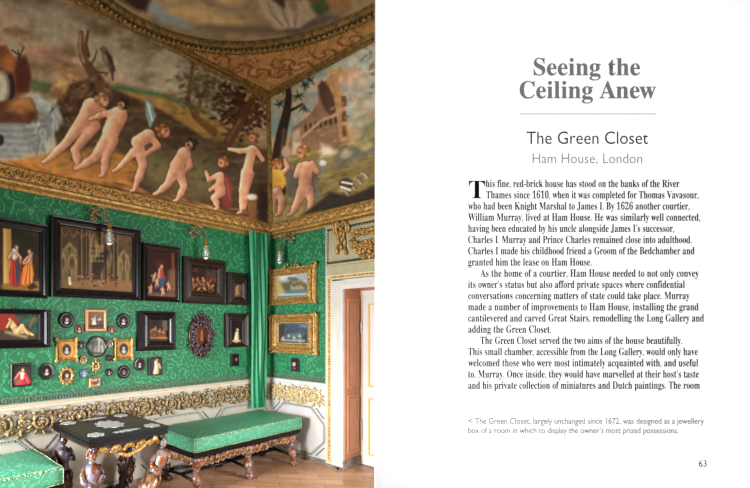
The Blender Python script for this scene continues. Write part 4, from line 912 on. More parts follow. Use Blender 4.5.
def gold_square(x0, x1, y0, y1, label):
    cx_, cy_ = (x0 + x1) / 2, (y0 + y1) / 2
    def paint(c): c.fill((196, 140, 66)); c.mottle(3, .2, 22); c.ell(cx_, cy_, 4.4, 5.6, (60, 36, 26), 0, .5); c.ell(cx_, cy_, 3.5, 4.7, (46, 48, 60), 0, .5); c.ell(cx_, cy_ + 2.6, 2.2, 1.8, (184, 180, 180), 0, .5); c.ell(cx_, cy_ - .6, 1.2, 1.6, (214, 176, 146), 0, .4)
    t = picture('A', (x0, x1, y0, y1), (x0 + 2.6, x1 - 2.6, y0 + 3, y1 - 3), paint, label, GOLD, prof=SCOOP, dep=.6, n=36, group=G3, cat='miniature', name='framed_miniature')
    u0, u1, z0, z1 = span('A', x0, x1, y0, y1, .02)
    for u in (u0, u1):
        for z in (z0, z1): MB().ell((u, .02, z), (.018, .012, .018), nu=8, nv=5).build('corner_boss', GOLD, t, True)
gold_square(56.5, 77, 339, 360.5, 'left bright gold square frame with a small dark oval portrait')
gold_square(115, 132.5, 339, 359, 'right bright gold square frame with a small dark oval portrait')
def p_tiny_red(c): c.fill((196, 184, 164)); c.ell(95, 383, 3, 2, (150, 40, 40), 0, .6); c.ell(98, 381.5, 1.4, 1.8, (90, 80, 84), 0, .5); c.ell(93, 380.5, 1, 1.2, (210, 170, 140), 0, .4)
picture('A', (90.3, 101, 378.3, 387), (91.8, 99.5, 379.6, 385.6), p_tiny_red, 'tiny gold rectangular miniature with a spot of red, lowest of the cluster', GOLD, prof=FLAT, n=24, group=G3, cat='miniature', name='framed_miniature', ring_=True)
def p_b_mini(c): c.fill((26, 26, 34)); c.ell(294, 364, 1.7, 2.4, (206, 160, 140), 0, .5); c.ell(294, 368.5, 2.2, 1.6, (110, 56, 60), 0, .5); c.ell(294, 361.6, 1.6, 1, (50, 34, 30), 0, .5)
picture('B', (290.3, 298, 358.5, 371.5), (291.8, 296.8, 360.4, 369.8), p_b_mini, 'tiny dark blue-black miniature below the lower gilt landscape', mat('blue_black_frame', (28, 30, 46), .35), prof=FLAT, n=24, group=G3, cat='miniature', name='framed_miniature', ring_=True)

# ---- big carved oval wreath frame
P = onA(201.7, 335.7, .03); u, z = P.x, P.z
mu = abs(onA(202.7, 335, .03).x - u); mz = abs(onA(201.7, 336.7, .03).z - z)
t = thing('carved_oval_frame', 'large oval wreath of dark purple-brown carved flowers round a small red-brown oval picture', 'frame', (u, 0, z))
g = MB(); L = lambda kx, ky, p: [(u + kx * mu * math.cos(2 * PI * k / 40), p, z + ky * mz * math.sin(2 * PI * k / 40)) for k in range(40)]
g.ring([L(11.5, 21, .002), L(11.5, 21, .02), L(8.5, 15, .035), L(5.8, 9.6, .02), L(5.3, 9, .01)]); g.build('oval_backing', DBRONZE, t, True)
g = MB(); r = np.random.RandomState(3)
for k in range(330):
    a = r.uniform(0, 2 * PI); q = r.uniform(.46, 1.02); wob = 1 + .05 * math.sin(a * 9)
    p = (u + 12.4 * mu * q * wob * math.cos(a), .03 + .02 * math.sin(PI * q) + r.uniform(-.008, .008), z + 22.5 * mz * q * wob * math.sin(a)); 
    if (q * 12.4 / 5.6 * math.cos(a)) ** 2 + (q * 22.5 / 9.3 * math.sin(a)) ** 2 < 1: continue
    s_ = r.uniform(.007, .014); g.ell(p, (s_ * r.uniform(.6, 1.6), s_, s_ * r.uniform(.6, 1.8)), Matrix.Rotation(r.uniform(0, PI), 3, 'Y'), 7, 5)
g.build('carved_flowers', PURPLE, t, True)
cv = Canvas((u - 5.6 * mu, .012, z - 9.4 * mz), (11.2 * mu, 0, 0), (0, 0, 18.8 * mz), 30, 40); cv.fill((84, 40, 26)); cv.cloud(4, (122, 58, 34), .4, .6, .9, 3); cv.limb([(202, 331), (202, 340)], [1, 1.6], (176, 96, 52), (60, 28, 20), (196, 120, 70)); cv.build('canvas', t)

# ---- hanging wall lamps
def lamp(ax, px, pb, py, ybot, label, side):
    """px: column of the hanging glass; pb: column of the bracket; py: top row; ybot: bottom row of the bulb"""
    P = on(ax, px, ybot, .14); u = uc(ax, P); z0 = P.z; z1 = on(ax, px, py, .14).z; ub = u + side * .10
    t = thing('wall_lamp', label, 'wall lamp', W2(ax, ub, z1 - .05, 0), 'small wall lamps below the cornice')
    g = MB(); g.lathe(W2(ax, ub, z1 - .06, 0), [(.0, .002), (.02, .002), (.022, .010), (.014, .016), (.006, .024)], 14, 1 if ax == 'A' else 0); g.build('wall_plate', BRASS, t, True)
    g = MB(); pts = []
    for k in range(18):
        a = k / 17; pts.append(W2(ax, ub + (u - ub) * a, z1 - .06 + .075 * math.sin(PI * a) - .02 * a, .02 + .12 * a))
    g.tube(pts, .0075, 8)
    for (cu, cz, rr, s0) in ((ub + (u - ub) * .25, z1 - .05, .034, 1), (ub + (u - ub) * .72, z1 - .045, .032, -1), (ub - (u - ub) * .3, z1 - .04, .028, 1), (ub - (u - ub) * .1, z1 - .105, .026, -1), (u, z1 - .10, .02, 1)):
        g.tube([W2(ax, cu + rr * (1 - k / 22) * math.cos(s0 * k * .42), cz + rr * (1 - k / 22) * math.sin(s0 * k * .42), .07) for k in range(18)], .007, 6)
    g.build('scroll_arm', GOLDD, t, True)
    g = MB(); h = z1 - z0; g.tube([W2(ax, u, z1 - .08, .14), W2(ax, u, z0 + h * .5, .14)], .005, 8)
    g.lathe(W2(ax, u, 0, .14), [(.004, z0 + h * .62), (.020, z0 + h * .58), (.010, z0 + h * .53), (.022, z0 + h * .49), (.012, z0 + h * .45), (.028, z0 + h * .42), (.030, z0 + h * .38)], 16); g.build('lamp_holder', BRASS, t, True)
    g = MB(); g.lathe(W2(ax, u, 0, .14), [(.024, z0 + h * .4), (.032, z0 + h * .3), (.034, z0 + h * .16), (.037, z0 + .02), (.035, z0 + .02), (.031, z0 + h * .16), (.029, z0 + h * .3), (.02, z0 + h * .4)], 20); g.build('glass_shade', GLASS, t, True)
    g = MB(); g.ell(W2(ax, u, z0 + .032, .14), (.026, .026, .026), nu=14, nv=8); g.tube([W2(ax, u, z0 + .04, .14), W2(ax, u, z0 + h * .38, .14)], [.014, .012], 8); g.build('bulb', BULB, t, True)
lamp('A', 109.5, 97, 207, 246, 'glass wall lamp on a gilt scroll arm in front of the church painting', 1)
lamp('A', 206, 195, 226, 260, 'glass wall lamp on a gilt scroll arm above the dark brown broad framed picture', 1)
lamp('B', 279.5, 291, 233, 264, 'glass wall lamp on a gilt scroll arm above the upper gilt landscape', 1)

# ---- curtain gathered in the corner
g = MB(); rows = []
zt, zb = 2.63, .555
for j in range(40):
    v = j / 39; z = zt + (zb - zt) * v; py_ = 237 + 168 * v
    xl = np.interp(v, [0, .1, .4, .7, 1], [249.3, 249.6, 251.2, 252, 252.2]); xr = np.interp(v, [0, .3, .6, .8, .93, 1], [268, 268.3, 267.6, 265, 265.5, 266.5])
    ul, ur = onA(xl, 300, .09).x, onA(xr, 300, .09).x; row = []
    for i in range(85):
        q = i / 84; ph = q * 2 * PI * (5.2 - 1.6 * v); am = .030 * (1 - .25 * v)
        row.append((ul + (ur - ul) * (q + .012 * math.sin(ph * 2 + v * 3)), .085 + am * math.sin(ph + 1.2 * math.sin(v * 2.4) * q * 2) + .012 * math.sin(q * 9 + v * 5), z))
    back = [(p[0], p[1] - .006, p[2]) for p in reversed(row)]
    rows.append(row + back)
g.ring(rows)
cu = g.build('curtain', CURTAIN, None, True, (0.2, .09, zb)); tag(cu, 'long green silk curtain hanging gathered in the corner of the room', 'curtain')

# ================================================================ DOORWAY in wall B
tb0, tb1 = TB, 0.935                     # gilt vertical band
g = MB(); g.box((0, TB - .012, 0.03), (0.03, TB, 2.60)); g.box((0, 0.888, 0), (0.035, DT0, DZ + .09)); g.box((0, DT0, DZ), (0.035, 2.1, DZ + .10)); g.box((0.0, DT1, 0), (0.035, 2.0, DZ))
struct(g.build('trim_22', WHITEP))
g = MB(); g.box((0.035, 0.955, 0.0), (0.042, 0.985, DZ + .05)); g.box((0.035, 0.955, DZ + .045), (0.042, 2.0, DZ + .065))
struct(g.build('trim_23', CREAM))
g = MB(); g.box((0, TB, 0.0), (0.028, 0.89, 2.07)); g.box((0, .885, 2.02), (0.0276, 2.1, 2.066))
struct(g.build('trim_24', mat('gilt_ground', (206, 188, 142), .55, .05)))
g = MB(); a = .07
while a < 2.03: g.ell((.03, (TB + .89) / 2, a), (.010, .017, .011), nu=7, nv=4); a += .026
a = TB + .05
while a < 2.0: g.ell((.03, a, 2.043), (.008, .011, .013), nu=7, nv=4); a += .026
struct(g.build('trim_25', GOLD, smooth=True))
# overdoor panel
g = MB(); g.box((0, TB, 2.055), (0.02, 2.3, 2.62)); struct(g.build('trim_26', OLIVE))
g = MB(); g.box((0.02, TB, 2.165), (0.05, 2.3, 2.185)); g.box((0.02, TB, 2.57), (.045, 2.3, 2.60)); g.box((0.02, TB, 2.19), (.034, TB + .02, 2.57)); struct(g.build('trim_27', OLIVE))
g = MB(); a = TB + .01
while a < 2.2:
    g.box((.02, a, 2.188), (.05, a + .014, 2.212)); g.box((.02, a, 2.548), (.042, a + .014, 2.568)); a += .03
a = 2.22
while a < 2.54: g.ell((.03, TB + .01, a), (.01, .012, .01), nu=6, nv=4); a += .03
struct(g.build('trim_28', mat('bronze_green_beading', (104, 100, 70), .5, c2=(56, 52, 36), scale=50)))
# garland: a bow with tails, and a swag of flowers
t = thing('garland', 'gilded carved bow and swag of flowers on the panel over the door', 'garland', (.02, 1.35, 2.4))
g = MB(); P0 = onB(341, 229, .045); bow = []
for sgn in (-1, 1):
    for r_w, r_h, off in ((.09, .045, 0), (.06, .06, .03)):
        pts = [Vector((.045 + .012 * math.sin(k * .5), P0.y + sgn * r_w * math.sin(PI * k / 12), P0.z + off * .6 + r_h * math.sin(2 * PI * k / 12))) for k in range(13)]
        g.tube(pts, [.006 + .009 * math.sin(PI * k / 12) for k in range(13)], 6)
g.ell(P0, (.02, .022, .02))
for dx, L_ in ((-.025, .26), (.025, .28), (0, .22)):
    g.tube([Vector((.04 + .008 * math.sin(k), P0.y + dx * (1 + k * .12) + .008 * math.sin(k * 1.7), P0.z - L_ * k / 9)) for k in range(10)], [.008 + .010 * math.sin(k * .6) ** 2 for k in range(10)], 6)
g.build('bow', GOLD, t, True)
g = MB(); r = np.random.RandomState(9)
P1 = onB(350, 240, .05)
for k in range(420):
    q = r.uniform(0, 1); yy = P1.y + q * .62; sag = min(1, 4 * q * (1 - q) * 1.5); zz = P1.z - .01 - .11 * sag; th = .03 + .055 * sag
    p = (.05 + r.uniform(-.01, .03), yy + r.normal(0, .006), zz + r.uniform(-th, th)); s_ = r.uniform(.010, .021); g.ell(p, (s_ * .8, s_, s_ * r.uniform(.7, 1.2)), nu=7, nv=5)
for k in range(130):
    q = r.uniform(0, 1); yy = P1.y + q * .62; p = (.045, yy, P1.z + .06 + r.uniform(-.03, .03)); s_ = r.uniform(.008, .016); g.ell(p, (s_, s_ * 1.6, s_ * .8), Matrix.Rotation(r.uniform(0, 3), 3, 'X'), 7, 5)
g.build('swag', GOLD, t, True)
# reveal, panelled in brown wood
RD = -0.316
g = MB(); g.box((RD, DT0 - .012, 0), (0.0, DT0 + .002, DZ)); g.box((RD, DT0, DZ - .002), (0, DT1, DZ + .012)); g.box((RD, DT1 - .002, 0), (0, DT1 + .01, DZ)); struct(g.build('trim_29', ORANGEW))
g = MB()
for z0, z1 in ((.16, .78), (.86, DZ - .1)):
    g.ring([[(x, DT0 + d, z) for x, z in ((-.05 - e, z0 + e), (RD + .05 + e, z0 + e), (RD + .05 + e, z1 - e), (-.05 - e, z1 - e))] for e, d in ((0, .002), (0, .012), (.018, .012), (.028, .004))])
    g.box((RD + .085, DT0 + .002, z0 + .035), (-.085, DT0 + .008, z1 - .035))
struct(g.build('trim_30', PINKW))
g = MB(); g.box((RD, DT0, 0), (0.036, DT0 + .016, .10)); g.box((0, TB, 0), (0.042, DT0, .03)); struct(g.build('trim_31', SKIRT))
# white door closed at the back of the reveal
g = MB(); g.box((RD - .045, DT0 - .04, 0.006), (RD, DT1 + .02, DZ))
dr = struct(g.build('door_1', WHITEP))
g = MB()
for z0, z1 in ((.12, .74), (.86, DZ - .14)):
    g.ring([[(RD + d, y, z) for y, z in ((DT0 + .09 + e, z0 + e), (DT1 - .10 - e, z0 + e), (DT1 - .10 - e, z1 - e), (DT0 + .09 + e, z1 - e))] for e, d in ((0, .001), (0, .012), (.012, .012), (.02, .001))])
g.box((RD, DT0 + .012, .02), (RD + .008, DT0 + .022, DZ - .02))
g.build('door_panel_moulding', YELLOWL, dr)
g = MB()
for z in (.32, .42, 1.5): g.tube([(RD + .012, DT0 + .016, z - .05), (RD + .012, DT0 + .016, z + .05)], .009, 8); g.ell((RD + .012, DT0 + .016, z + .06), (.011, .011, .014), nu=8, nv=5)
g.build('hinge', mat('steel', (150, 146, 140), .35, .8), dr)

# ================================================================ FURNITURE
def figure_leg(g, x, y, z1, s=1.0, cloth=None, lean=0.0, seed=1):
    """carved figure: head with curled hair, bust and arms in g; leafy scrolled lower half in cloth"""
    r = np.random.RandomState(seed); cl = cloth or g
    def X(dz): return x + lean * max(0, dz - .12) ** 1.3 * 2.6
    g.ell((x, y + .012, z1 - .06), (.031, .034, .043), nu=12, nv=8)
    g.ell((x, y + .046, z1 - .064), (.006, .009, .009), nu=6, nv=4); g.ell((x, y + .038, z1 - .085), (.013, .009, .006), nu=6, nv=4)
    for k in range(34):      # curls
        a = r.uniform(0, 2 * PI); h = r.uniform(-.02, .045)
        if math.sin(a) > .35 and h < .02: continue
        rr = .034 * math.sqrt(max(.1, 1 - (h / .052) ** 2)); g.ell((x + rr * math.cos(a), y + .004 + rr * math.sin(a), z1 - .055 + h), (.011, .011, .011), nu=6, nv=4)
    g.tube([(x, y, z1 - .09), (x, y, z1 - .125)], [.018, .024], 10)
    g.tube([(X(.11), y, z1 - .115), (X(.14), y + .008, z1 - .14), (X(.18), y + .016, z1 - .185), (X(.24), y + .008, z1 - .245), (X(.29), y + .004, z1 - .29), (X(.33), y, z1 - .335)], [.03, .058, .057, .044, .054, .058], 14)
    for sg in (-1, 1):
        g.tube([(X(.13) + sg * .052, y, z1 - .138), (X(.18) + sg * .078, y + .008, z1 - .19), (X(.22) + sg * .082, y + .03, z1 - .225), (X(.2) + sg * .058, y + .066, z1 - .20 - .05 * (sg > 0))], [.022, .019, .017, .013], 8)
        for f_ in range(4): g.ell((X(.2) + sg * (.05 - .004 * f_), y + .074, z1 - .188 - .05 * (sg > 0) - .008 * f_), (.011, .008, .0045), nu=6, nv=4)
        g.ell((X(.16) + sg * .022, y + .052, z1 - .162), (.019, .014, .017), nu=8, nv=5)
    path = [(.30, 0, .058), (.36, .012, .066), (.42, .022, .062), (.49, .008, .047), (.55, -.018, .036), (.60, -.012, .040), (.645, .02, .048)]
    cl.tube([(X(d), y + o_, z1 - d) for d, o_, q in path], [q for d, o_, q in path], 14)
    for row, (dz, n_, L_) in enumerate(((.30, 9, .10), (.37, 9, .10), (.46, 7, .08))):
        for k in range(n_):
            a = 2 * PI * (k + .5 * row) / n_; R_ = .056 - .008 * row
            cl.tube([(X(dz + q * L_) + (R_ + .012 * math.sin(q * 3)) * math.cos(a + q * .5), y + .01 + (R_ + .012 * math.sin(q * 3)) * math.sin(a + q * .5), z1 - dz - q * L_) for q in (0, .3, .6, .85, 1)], [.006, .015, .017, .012, .004], 6)
    for sg in (-1, 1):       # scroll foot
        cl.tube([(X(.64) + sg * .03, y + .03 + .032 * (1 - k / 16) * math.cos(k * .6), z1 - .64 + .032 * (1 - k / 16) * math.sin(k * .6)) for k in range(13)], .010, 6)

# --- side table
TZ = .72; X0, X1, Y0, Y1 = 2.11, 2.795, .09, .77
t = thing('side_table', 'black side table with silver inlaid top and carved figure legs, between the green daybeds', 'table', ((X0 + X1) / 2, (Y0 + Y1) / 2, 0))
g = MB()
for dz0, dz1, e in ((.0, .026, 0), (.026, .036, .012), (.036, .062, .004), (.062, .074, .022)): g.box((X0 + e, Y0 + e, TZ - dz1), (X1 - e, Y1 - e, TZ - dz0))
top = g.build('table_top', BLACK, t)
g = MB()
def lace(cx_, cy_, rx, ry, n_=40, lob=9):
    g.prism([(cx_ + rx * (1 + .12 * math.cos(lob * 2 * PI * k / n_)) * math.cos(2 * PI * k / n_), cy_ + ry * (1 + .12 * math.cos(lob * 2 * PI * k / n_)) * math.sin(2 * PI * k / n_), TZ) for k in range(n_)], (0, 0, .0012))
xm, ym = (X0 + X1) / 2, (Y0 + Y1) / 2
lace(xm, ym - .0, .105, .135); 
for sx in (-1, 1):
    for sy in (-1, 1): lace(xm + sx * .245, ym + sy * .25, .062, .062, lob=6)
for sy in (-1, 1): lace(xm, ym + sy * .275, .11, .03, lob=11)
g.build('silver_inlay', INLAY, top)
g = MB()
for yy in (Y1 - .05, Y0 + .05): g.box((X0 + .07, yy - .012, TZ - .10), (X1 - .07, yy + .012, TZ - .073))
for xx in (X0 + .05, X1 - .05): g.box((xx - .012, Y0 + .07, TZ - .10), (xx + .012, Y1 - .07, TZ - .073))
g.build('apron', DBRONZE, t)
g = MB(); xx = X0 + .1       # gilded carved swags under the top
rr_ = np.random.RandomState(2)
for yy in (Y1 - .035,):
    for k in range(5):
        cxx = X0 + .12 + k * (X1 - X0 - .24) / 4
        for sgn in (-1, 1):
            g.tube([(cxx + sgn * .05 * math.sin(q * .35), yy + .01 * math.sin(q), TZ - .115 + .03 * math.cos(q * .6) * (1 - q / 16)) for q in range(11)], [.011 - .0006 * q for q in range(11)], 7)
        g.ell((cxx, yy + .01, TZ - .10), (.02, .014, .02)); g.ell((cxx + .045, yy + .008, TZ - .125), (.014, .012, .014))
g.tube([(xm + .10, Y1 - .05, TZ - .15), (xm + .02, Y1 - .02, TZ - .175), (xm - .08, Y1 - .02, TZ - .15), (xm - .17, Y1 - .02, TZ - .10), (xm - .21, Y1, TZ - .085)], [.01, .017, .016, .013, .018], 8)
g.ell((xm - .215, Y1, TZ - .08), (.022, .02, .022))
g.build('carved_swag', GOLD, t, True)
g = MB()      # black curved bracket standing at the middle of the front
g.tube([(xm - .02, Y1 - .07, TZ - .07), (xm - .02, Y1 - .06, TZ - .15), (xm - .01, Y1 - .05, TZ - .22), (xm + .03, Y1 - .08, TZ - .36), (xm + .04, Y1 - .12, TZ - .50), (xm, Y1 - .2, .11)], [.016, .022, .026, .022, .02, .024], 10)
g.build('bracket', BLACK, t, True)
g = MB(); g.tube([(X0 + .07, Y0 + .08, .12), (xm, ym, .17), (X1 - .07, Y1 - .08, .12)], .018, 8); g.tube([(X1 - .07, Y0 + .08, .12), (xm, ym, .17), (X0 + .07, Y1 - .08, .12)], .018, 8); g.ell((xm, ym, .19), (.04, .04, .03))
g.build('stretcher', BLACK, t, True)
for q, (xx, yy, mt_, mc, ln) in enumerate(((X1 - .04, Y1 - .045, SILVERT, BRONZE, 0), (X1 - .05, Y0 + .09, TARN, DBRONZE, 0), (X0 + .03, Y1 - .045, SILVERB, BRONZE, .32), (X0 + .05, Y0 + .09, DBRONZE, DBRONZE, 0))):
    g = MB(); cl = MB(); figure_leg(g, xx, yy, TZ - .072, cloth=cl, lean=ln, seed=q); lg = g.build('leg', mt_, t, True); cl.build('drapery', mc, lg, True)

# --- day beds
def carved_leg(g, x, y, z1):
    """stout S-shaped leg wound with leaves, on a ball foot"""
    n = 15; path = []
    for k in range(n):
        q = k / (n - 1); path.append((x + .018 * math.sin(q * 2 * PI), y + .022 * math.sin(q * 2 * PI + .4), .045 + q * (z1 - .05)))
    rad = [.026, .024, .027, .034, .041, .044, .040, .032, .028, .032, .040, .045, .042, .034, .036]
    g.tube(path, rad, 14); g.ell((x, y + .012, .034), (.042, .046, .034), nu=12, nv=8)
    for k in range(4): g.ell((x - .03 + .02 * k, y + .048, .018), (.011, .016, .014), nu=7, nv=5)
    for j in range(4):
        pts = []
        for k in range(26):
            q = k / 25; i = q * (n - 1); i0 = min(int(i), n - 2); f_ = i - i0; c_ = Vector(path[i0]).lerp(Vector(path[i0 + 1]), f_); rr = rad[i0] * (1 - f_) + rad[i0 + 1] * f_; a = q * 5.5 + j * PI / 2
            pts.append(c_ + Vector((math.cos(a), math.sin(a), 0)) * rr * .93)
        g.tube(pts, [.007 + .004 * math.sin(k * 1.3) for k in range(26)], 6)
def daybed(x0, x1, legs, label, clabel, group, piping_ends):
    y0, y1 = .05, .61; zr0, zr1 = .335, .384
    t = thing('daybed', label, 'daybed', ((x0 + x1) / 2, (y0 + y1) / 2, 0), 'low green cushioned daybeds along the picture wall')
    g = MB(); g.box((x0, y0, zr0 + .016), (x1, y1, zr1)); g.box((x0 + .012, y0 + .012, zr0), (x1 - .012, y1 - .012, zr0 + .02)); g.build('seat_rail', BLACK, t)
    g = MB(); r = np.random.RandomState(6)
    def run(a, b2, fixed, ax):
        u = a; k = 0; L = b2 - a
        while u < b2:
            q = ((u - a) / .62) % 1; drop = .040 + .045 * abs(math.cos(PI * q))
            for sgn in (1, -1):
                pts = []
                for j in range(12):
                    an = sgn * (.3 + j * .5); rr = .036 * (1 - j / 14); cu, cz = u + rr * math.cos(an), zr0 - drop * .6 + rr * math.sin(an) * 1.15; pts.append((cu, fixed, cz) if ax == 'x' else (fixed, cu, cz))
                g.tube(pts, [.0115 - .0004 * j for j in range(12)], 6)
            p = (u + .022, fixed, zr0 - drop * .5) if ax == 'x' else (fixed, u + .022, zr0 - drop * .5); g.ell(p, (.016, .013, .022) if ax == 'x' else (.013, .016, .022), nu=7, nv=5)
            u += .068; k += 1
    run(x0 + .05, x1 - .05, y1 - .025, 'x'); run(y0 + .05, y1 - .06, x1 - .03, 'y'); run(y0 + .05, y1 - .06, x0 + .03, 'y')
    g.build('carved_apron', BRONZE, t, True)
    for lx in legs:
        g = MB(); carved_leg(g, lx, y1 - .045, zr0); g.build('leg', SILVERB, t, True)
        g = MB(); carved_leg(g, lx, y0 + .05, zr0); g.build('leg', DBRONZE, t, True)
    g = MB(); g.tube([(min(legs), y0 + .05, .10), ((min(legs) + max(legs)) / 2, (y0 + y1) / 2, .13), (max(legs), y0 + .05, .10)], .014, 8)
    for lx in legs: g.tube([(lx, y0 + .05, .1), (lx, (y0 + y1) / 2, .12), (lx, y1 - .045, .1)], .015, 8)
    g.tube([(min(legs), (y0 + y1) / 2, .12), (max(legs), (y0 + y1) / 2, .12)], .016, 8); g.build('stretcher', BLACK, t, True)
    # squab cushion lying on it
    c0, c1, e0, e1, zb_, zt_ = x0 - .004, x1 + .004, y0 - .02, y1 + .012, zr1 + .005, .517
    me = MB(); nx, ny = 40, 16; rad = .022
    def sup(u, v): return .010 * (1 - abs(2 * u - 1) ** 4) * (1 - abs(2 * v - 1) ** 4) + .0025 * math.sin(u * 23 + v * 7)
    rings = []; hgt = zt_ - zb_
    def loop(ins, z):
        pts = []
        for (ax_, ay_, bx_, by_) in ((c0, e0, c1, e0), (c1, e0, c1, e1), (c1, e1, c0, e1), (c0, e1, c0, e0)):
            for k in range(24):
                q = k / 24; x, y = ax_ + (bx_ - ax_) * q, ay_ + (by_ - ay_) * q; cx_, cy_ = (c0 + c1) / 2, (e0 + e1) / 2
                x = min(max(x, c0 + ins), c1 - ins); y = min(max(y, e0 + ins), e1 - ins); pts.append((x, y, z + .002 * math.sin(x * 31 + y * 17)))
        return pts
    for ins, z in ((.03, zb_), (.008, zb_ + .006), (0, zb_ + .03), (-.003, zb_ + hgt * .5), (0, zt_ - .02), (.004, zt_ - .004), (.014, zt_), (.06, zt_ + .004), (.14, zt_ + .009), (.27, zt_ + .012)): rings.append(loop(ins, z))
    me.ring(rings); n_ = len(rings[0]); base = len(me.v) - n_; me.f.append(tuple(range(base, base + n_))); me.f.append(tuple(range(n_))[::-1])
    cu = me.build('squab_cushion', CUSH, None, True, ((c0 + c1) / 2, (e0 + e1) / 2, zb_))
    tag(cu, clabel, 'cushion', 'green squab cushions')
    cu['_o'] = tuple(cu.location)
    g = MB(); P = loop(.006, zt_ - .002); P.append(P[0]); g.tube(P, .0042, 6); P2 = loop(.004, zb_ + .008); P2.append(P2[0]); g.tube(P2, .0034, 6)
    for (xx, yy) in ((c0, e1), (c1, e1)): g.tube([(xx, yy, zb_ + .01), (xx, yy, zt_ - .006)], .0036, 6)
    r = np.random.RandomState(12)
    for k in range(150): q = r.uniform(0, 1); xx = c0 + (c1 - c0) * q; g.ell((xx, e1 + .001, zt_ - .006 - r.uniform(0, .012)), (.006, .0025, .004), nu=5, nv=4)
    g.build('piping', PIPING, cu, True)
daybed(.205, 1.72, (.29, .98, 1.65), 'long carved daybed with black rail standing in the far corner below the curtain', 'long green damask squab cushion on the daybed in the far corner', None, None)
daybed(2.925, 4.4, (3.0, 3.7, 4.33), 'carved daybed at the lower left edge, left of the black table', 'green squab cushion at the lower left, left of the black table', None, None)

# ================================================================ THE PRINTED PAGE standing at the right
DP = 1.5
pg = thing('printed_page', 'tall white printed page with grey title and black body text, right of the green room', 'page', CAM + FWD * DP + RGT * ((562 - CX) / F * DP) - UP * CAM.z)
ang = math.atan2(RGT.y, RGT.x); pg.rotation_euler = (0, 0, ang)
Z0 = CAM.z; S = DP / F; XC = 562.0
def PX(px): return (px - XC) * S
def PZ(py): return Z0 + (HY - py) * S
pg['_o'] = (0, 0, 0)
g = MB(); g.box((PX(375.5), 0, 0), (PX(766), .006, 2.72)); g.build('sheet', PAPER, pg)
GREYT = mat('grey_title_ink', (110, 110, 110), .9, spec=0); BLK = mat('black_ink', (14, 14, 14), .9, spec=0); LG = mat('light_grey_ink', (136, 136, 136), .9, spec=0); DG = mat('dark_ink', (34, 34, 34), .9, spec=0); CG = mat('caption_grey_ink', (118, 118, 118), .9, spec=0); RL = mat('rule_grey_ink', (168, 168, 168), .9, spec=0)
def serif(s):
    o = ''
    for ch in s:
        if 'A' <= ch <= 'Z': o += chr(0x1D400 + ord(ch) - 65)
        elif 'a' <= ch <= 'z': o += chr(0x1D41A + ord(ch) - 97)
        elif '0' <= ch <= '9': o += chr(0x1D7CE + ord(ch) - 48)
        else: o += ch
    return o
def text(name, s, x0, x1, base, size, m_, ser=True, off=0.0, label=None, sy=1.0):
    cu = bpy.data.curves.new(name, 'FONT'); cu.body = serif(s) if ser else s; cu.size = size * S; cu.offset = off * S; cu.resolution_u = 4
    o = bpy.data.objects.new(name, cu); COL.objects.link(o); bpy.context.view_layer.update()
    dg = bpy.context.evaluated_depsgraph_get(); me = bpy.data.meshes.new_from_object(o.evaluated_get(dg)); bpy.data.objects.remove(o)
    co = np.empty(len(me.vertices) * 3); me.vertices.foreach_get('co', co); co = co.reshape(-1, 3)
    a, b2 = co[:, 0].min(), co[:, 0].max(); k = (x1 - x0) * S / (b2 - a)
    new = np.zeros_like(co); new[:, 0] = PX(x0) + (co[:, 0] - a) * k; new[:, 1] = -.0006; new[:, 2] = PZ(base) + co[:, 1] * sy
    me.vertices.foreach_set('co', new.ravel()); me.materials.clear(); me.materials.append(m_); me.name = name
    o = bpy.data.objects.new(name, me); COL.objects.link(o); o.parent = pg
    if label: o['label'] = label
    return k
text('title_line', 'Seeing the', 533.5, 640, 75.3, 25, GREYT, off=.12, label='bold grey title line reading Seeing the')
text('title_line', 'Ceiling Anew', 519.5, 656, 98.3, 25, GREYT, off=.12, label='bold grey title line reading Ceiling Anew')
g = MB(); g.box((PX(519), -.0007, PZ(114.4)), (PX(656), 0, PZ(113.5))); g.build('rule', RL, pg)
text('subtitle_line', 'The Green Closet', 526.5, 648, 144, 18.2, DG, False, -.05)
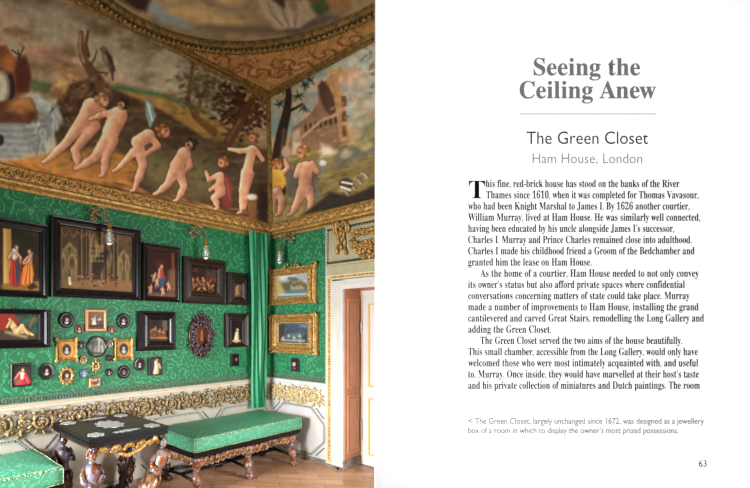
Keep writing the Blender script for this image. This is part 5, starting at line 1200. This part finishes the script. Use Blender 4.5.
text('subtitle_line', 'Ham House, London', 532.5, 642, 163.3, 14.5, LG, False, -.05, label='grey subtitle line reading Ham House, London')
LINES = [("his fine, red-brick house has stood on the banks of the River", 485.6, 679.3), ("Thames since 1610, when it was completed for Thomas Vavasour,", 486, 698.4), ("who had been Knight Marshal to James I. By 1626 another courtier,", 468, 689.4), ("William Murray, lived at Ham House. He was similarly well connected,", 468, 700), ("having been educated by his uncle alongside James I's successor,", 468, 674), ("Charles I. Murray and Prince Charles remained close into adulthood.", 468, 691.5), ("Charles I made his childhood friend a Groom of the Bedchamber and", 468, 694.4), ("granted him the lease on Ham House.", 468, 591.5), ("As the home of a courtier, Ham House needed to not only convey", 480.2, 698.7), ("its owner's status but also afford private spaces where confidential", 468, 684.7), ("conversations concerning matters of state could take place. Murray", 468, 689.4), ("made a number of improvements to Ham House, installing the grand", 468, 698.4), ("cantilevered and carved Great Stairs, remodelling the Long Gallery and", 468, 703.8), ("adding the Green Closet.", 468, 551), ("The Green Closet served the two aims of the house beautifully.", 480.2, 682), ("This small chamber, accessible from the Long Gallery, would only have", 468, 697.7), ("welcomed those who were most intimately acquainted with, and useful", 468, 698), ("to, Murray. Once inside, they would have marvelled at their host's taste", 468, 698.7), ("and his private collection of miniatures and Dutch paintings. The room", 468, 699.8)]
for k, (s_, x0, x1) in enumerate(LINES): text('body_text_line', s_.replace("'", "\u2019"), x0, x1, 187.2 + k * 11.2, 10.9, BLK, True, 0.05)
text('drop_capital', 'T', 468.7, 485, 198.4, 26, BLK, True, 0, label='large drop capital T')
text('caption_arrow', '<', 468.3, 472.6, 423.8, 9, DG, False, 0)
text('caption_line', 'The Green Closet, largely unchanged since 1672, was designed as a jewellery', 474.8, 703.8, 423.8, 8.6, CG, False, .07, label='small grey caption line')
text('caption_line', 'box of a room in which to display the owner\u2019s most prized possessions.', 468, 678.2, 433.2, 8.6, CG, False, .07, label='small grey caption line')
text('page_number', '63', 698.6, 706.4, 466.6, 9.2, DG, False, 0)

for o in bpy.data.objects:
    if '_o' in o: del o['_o']
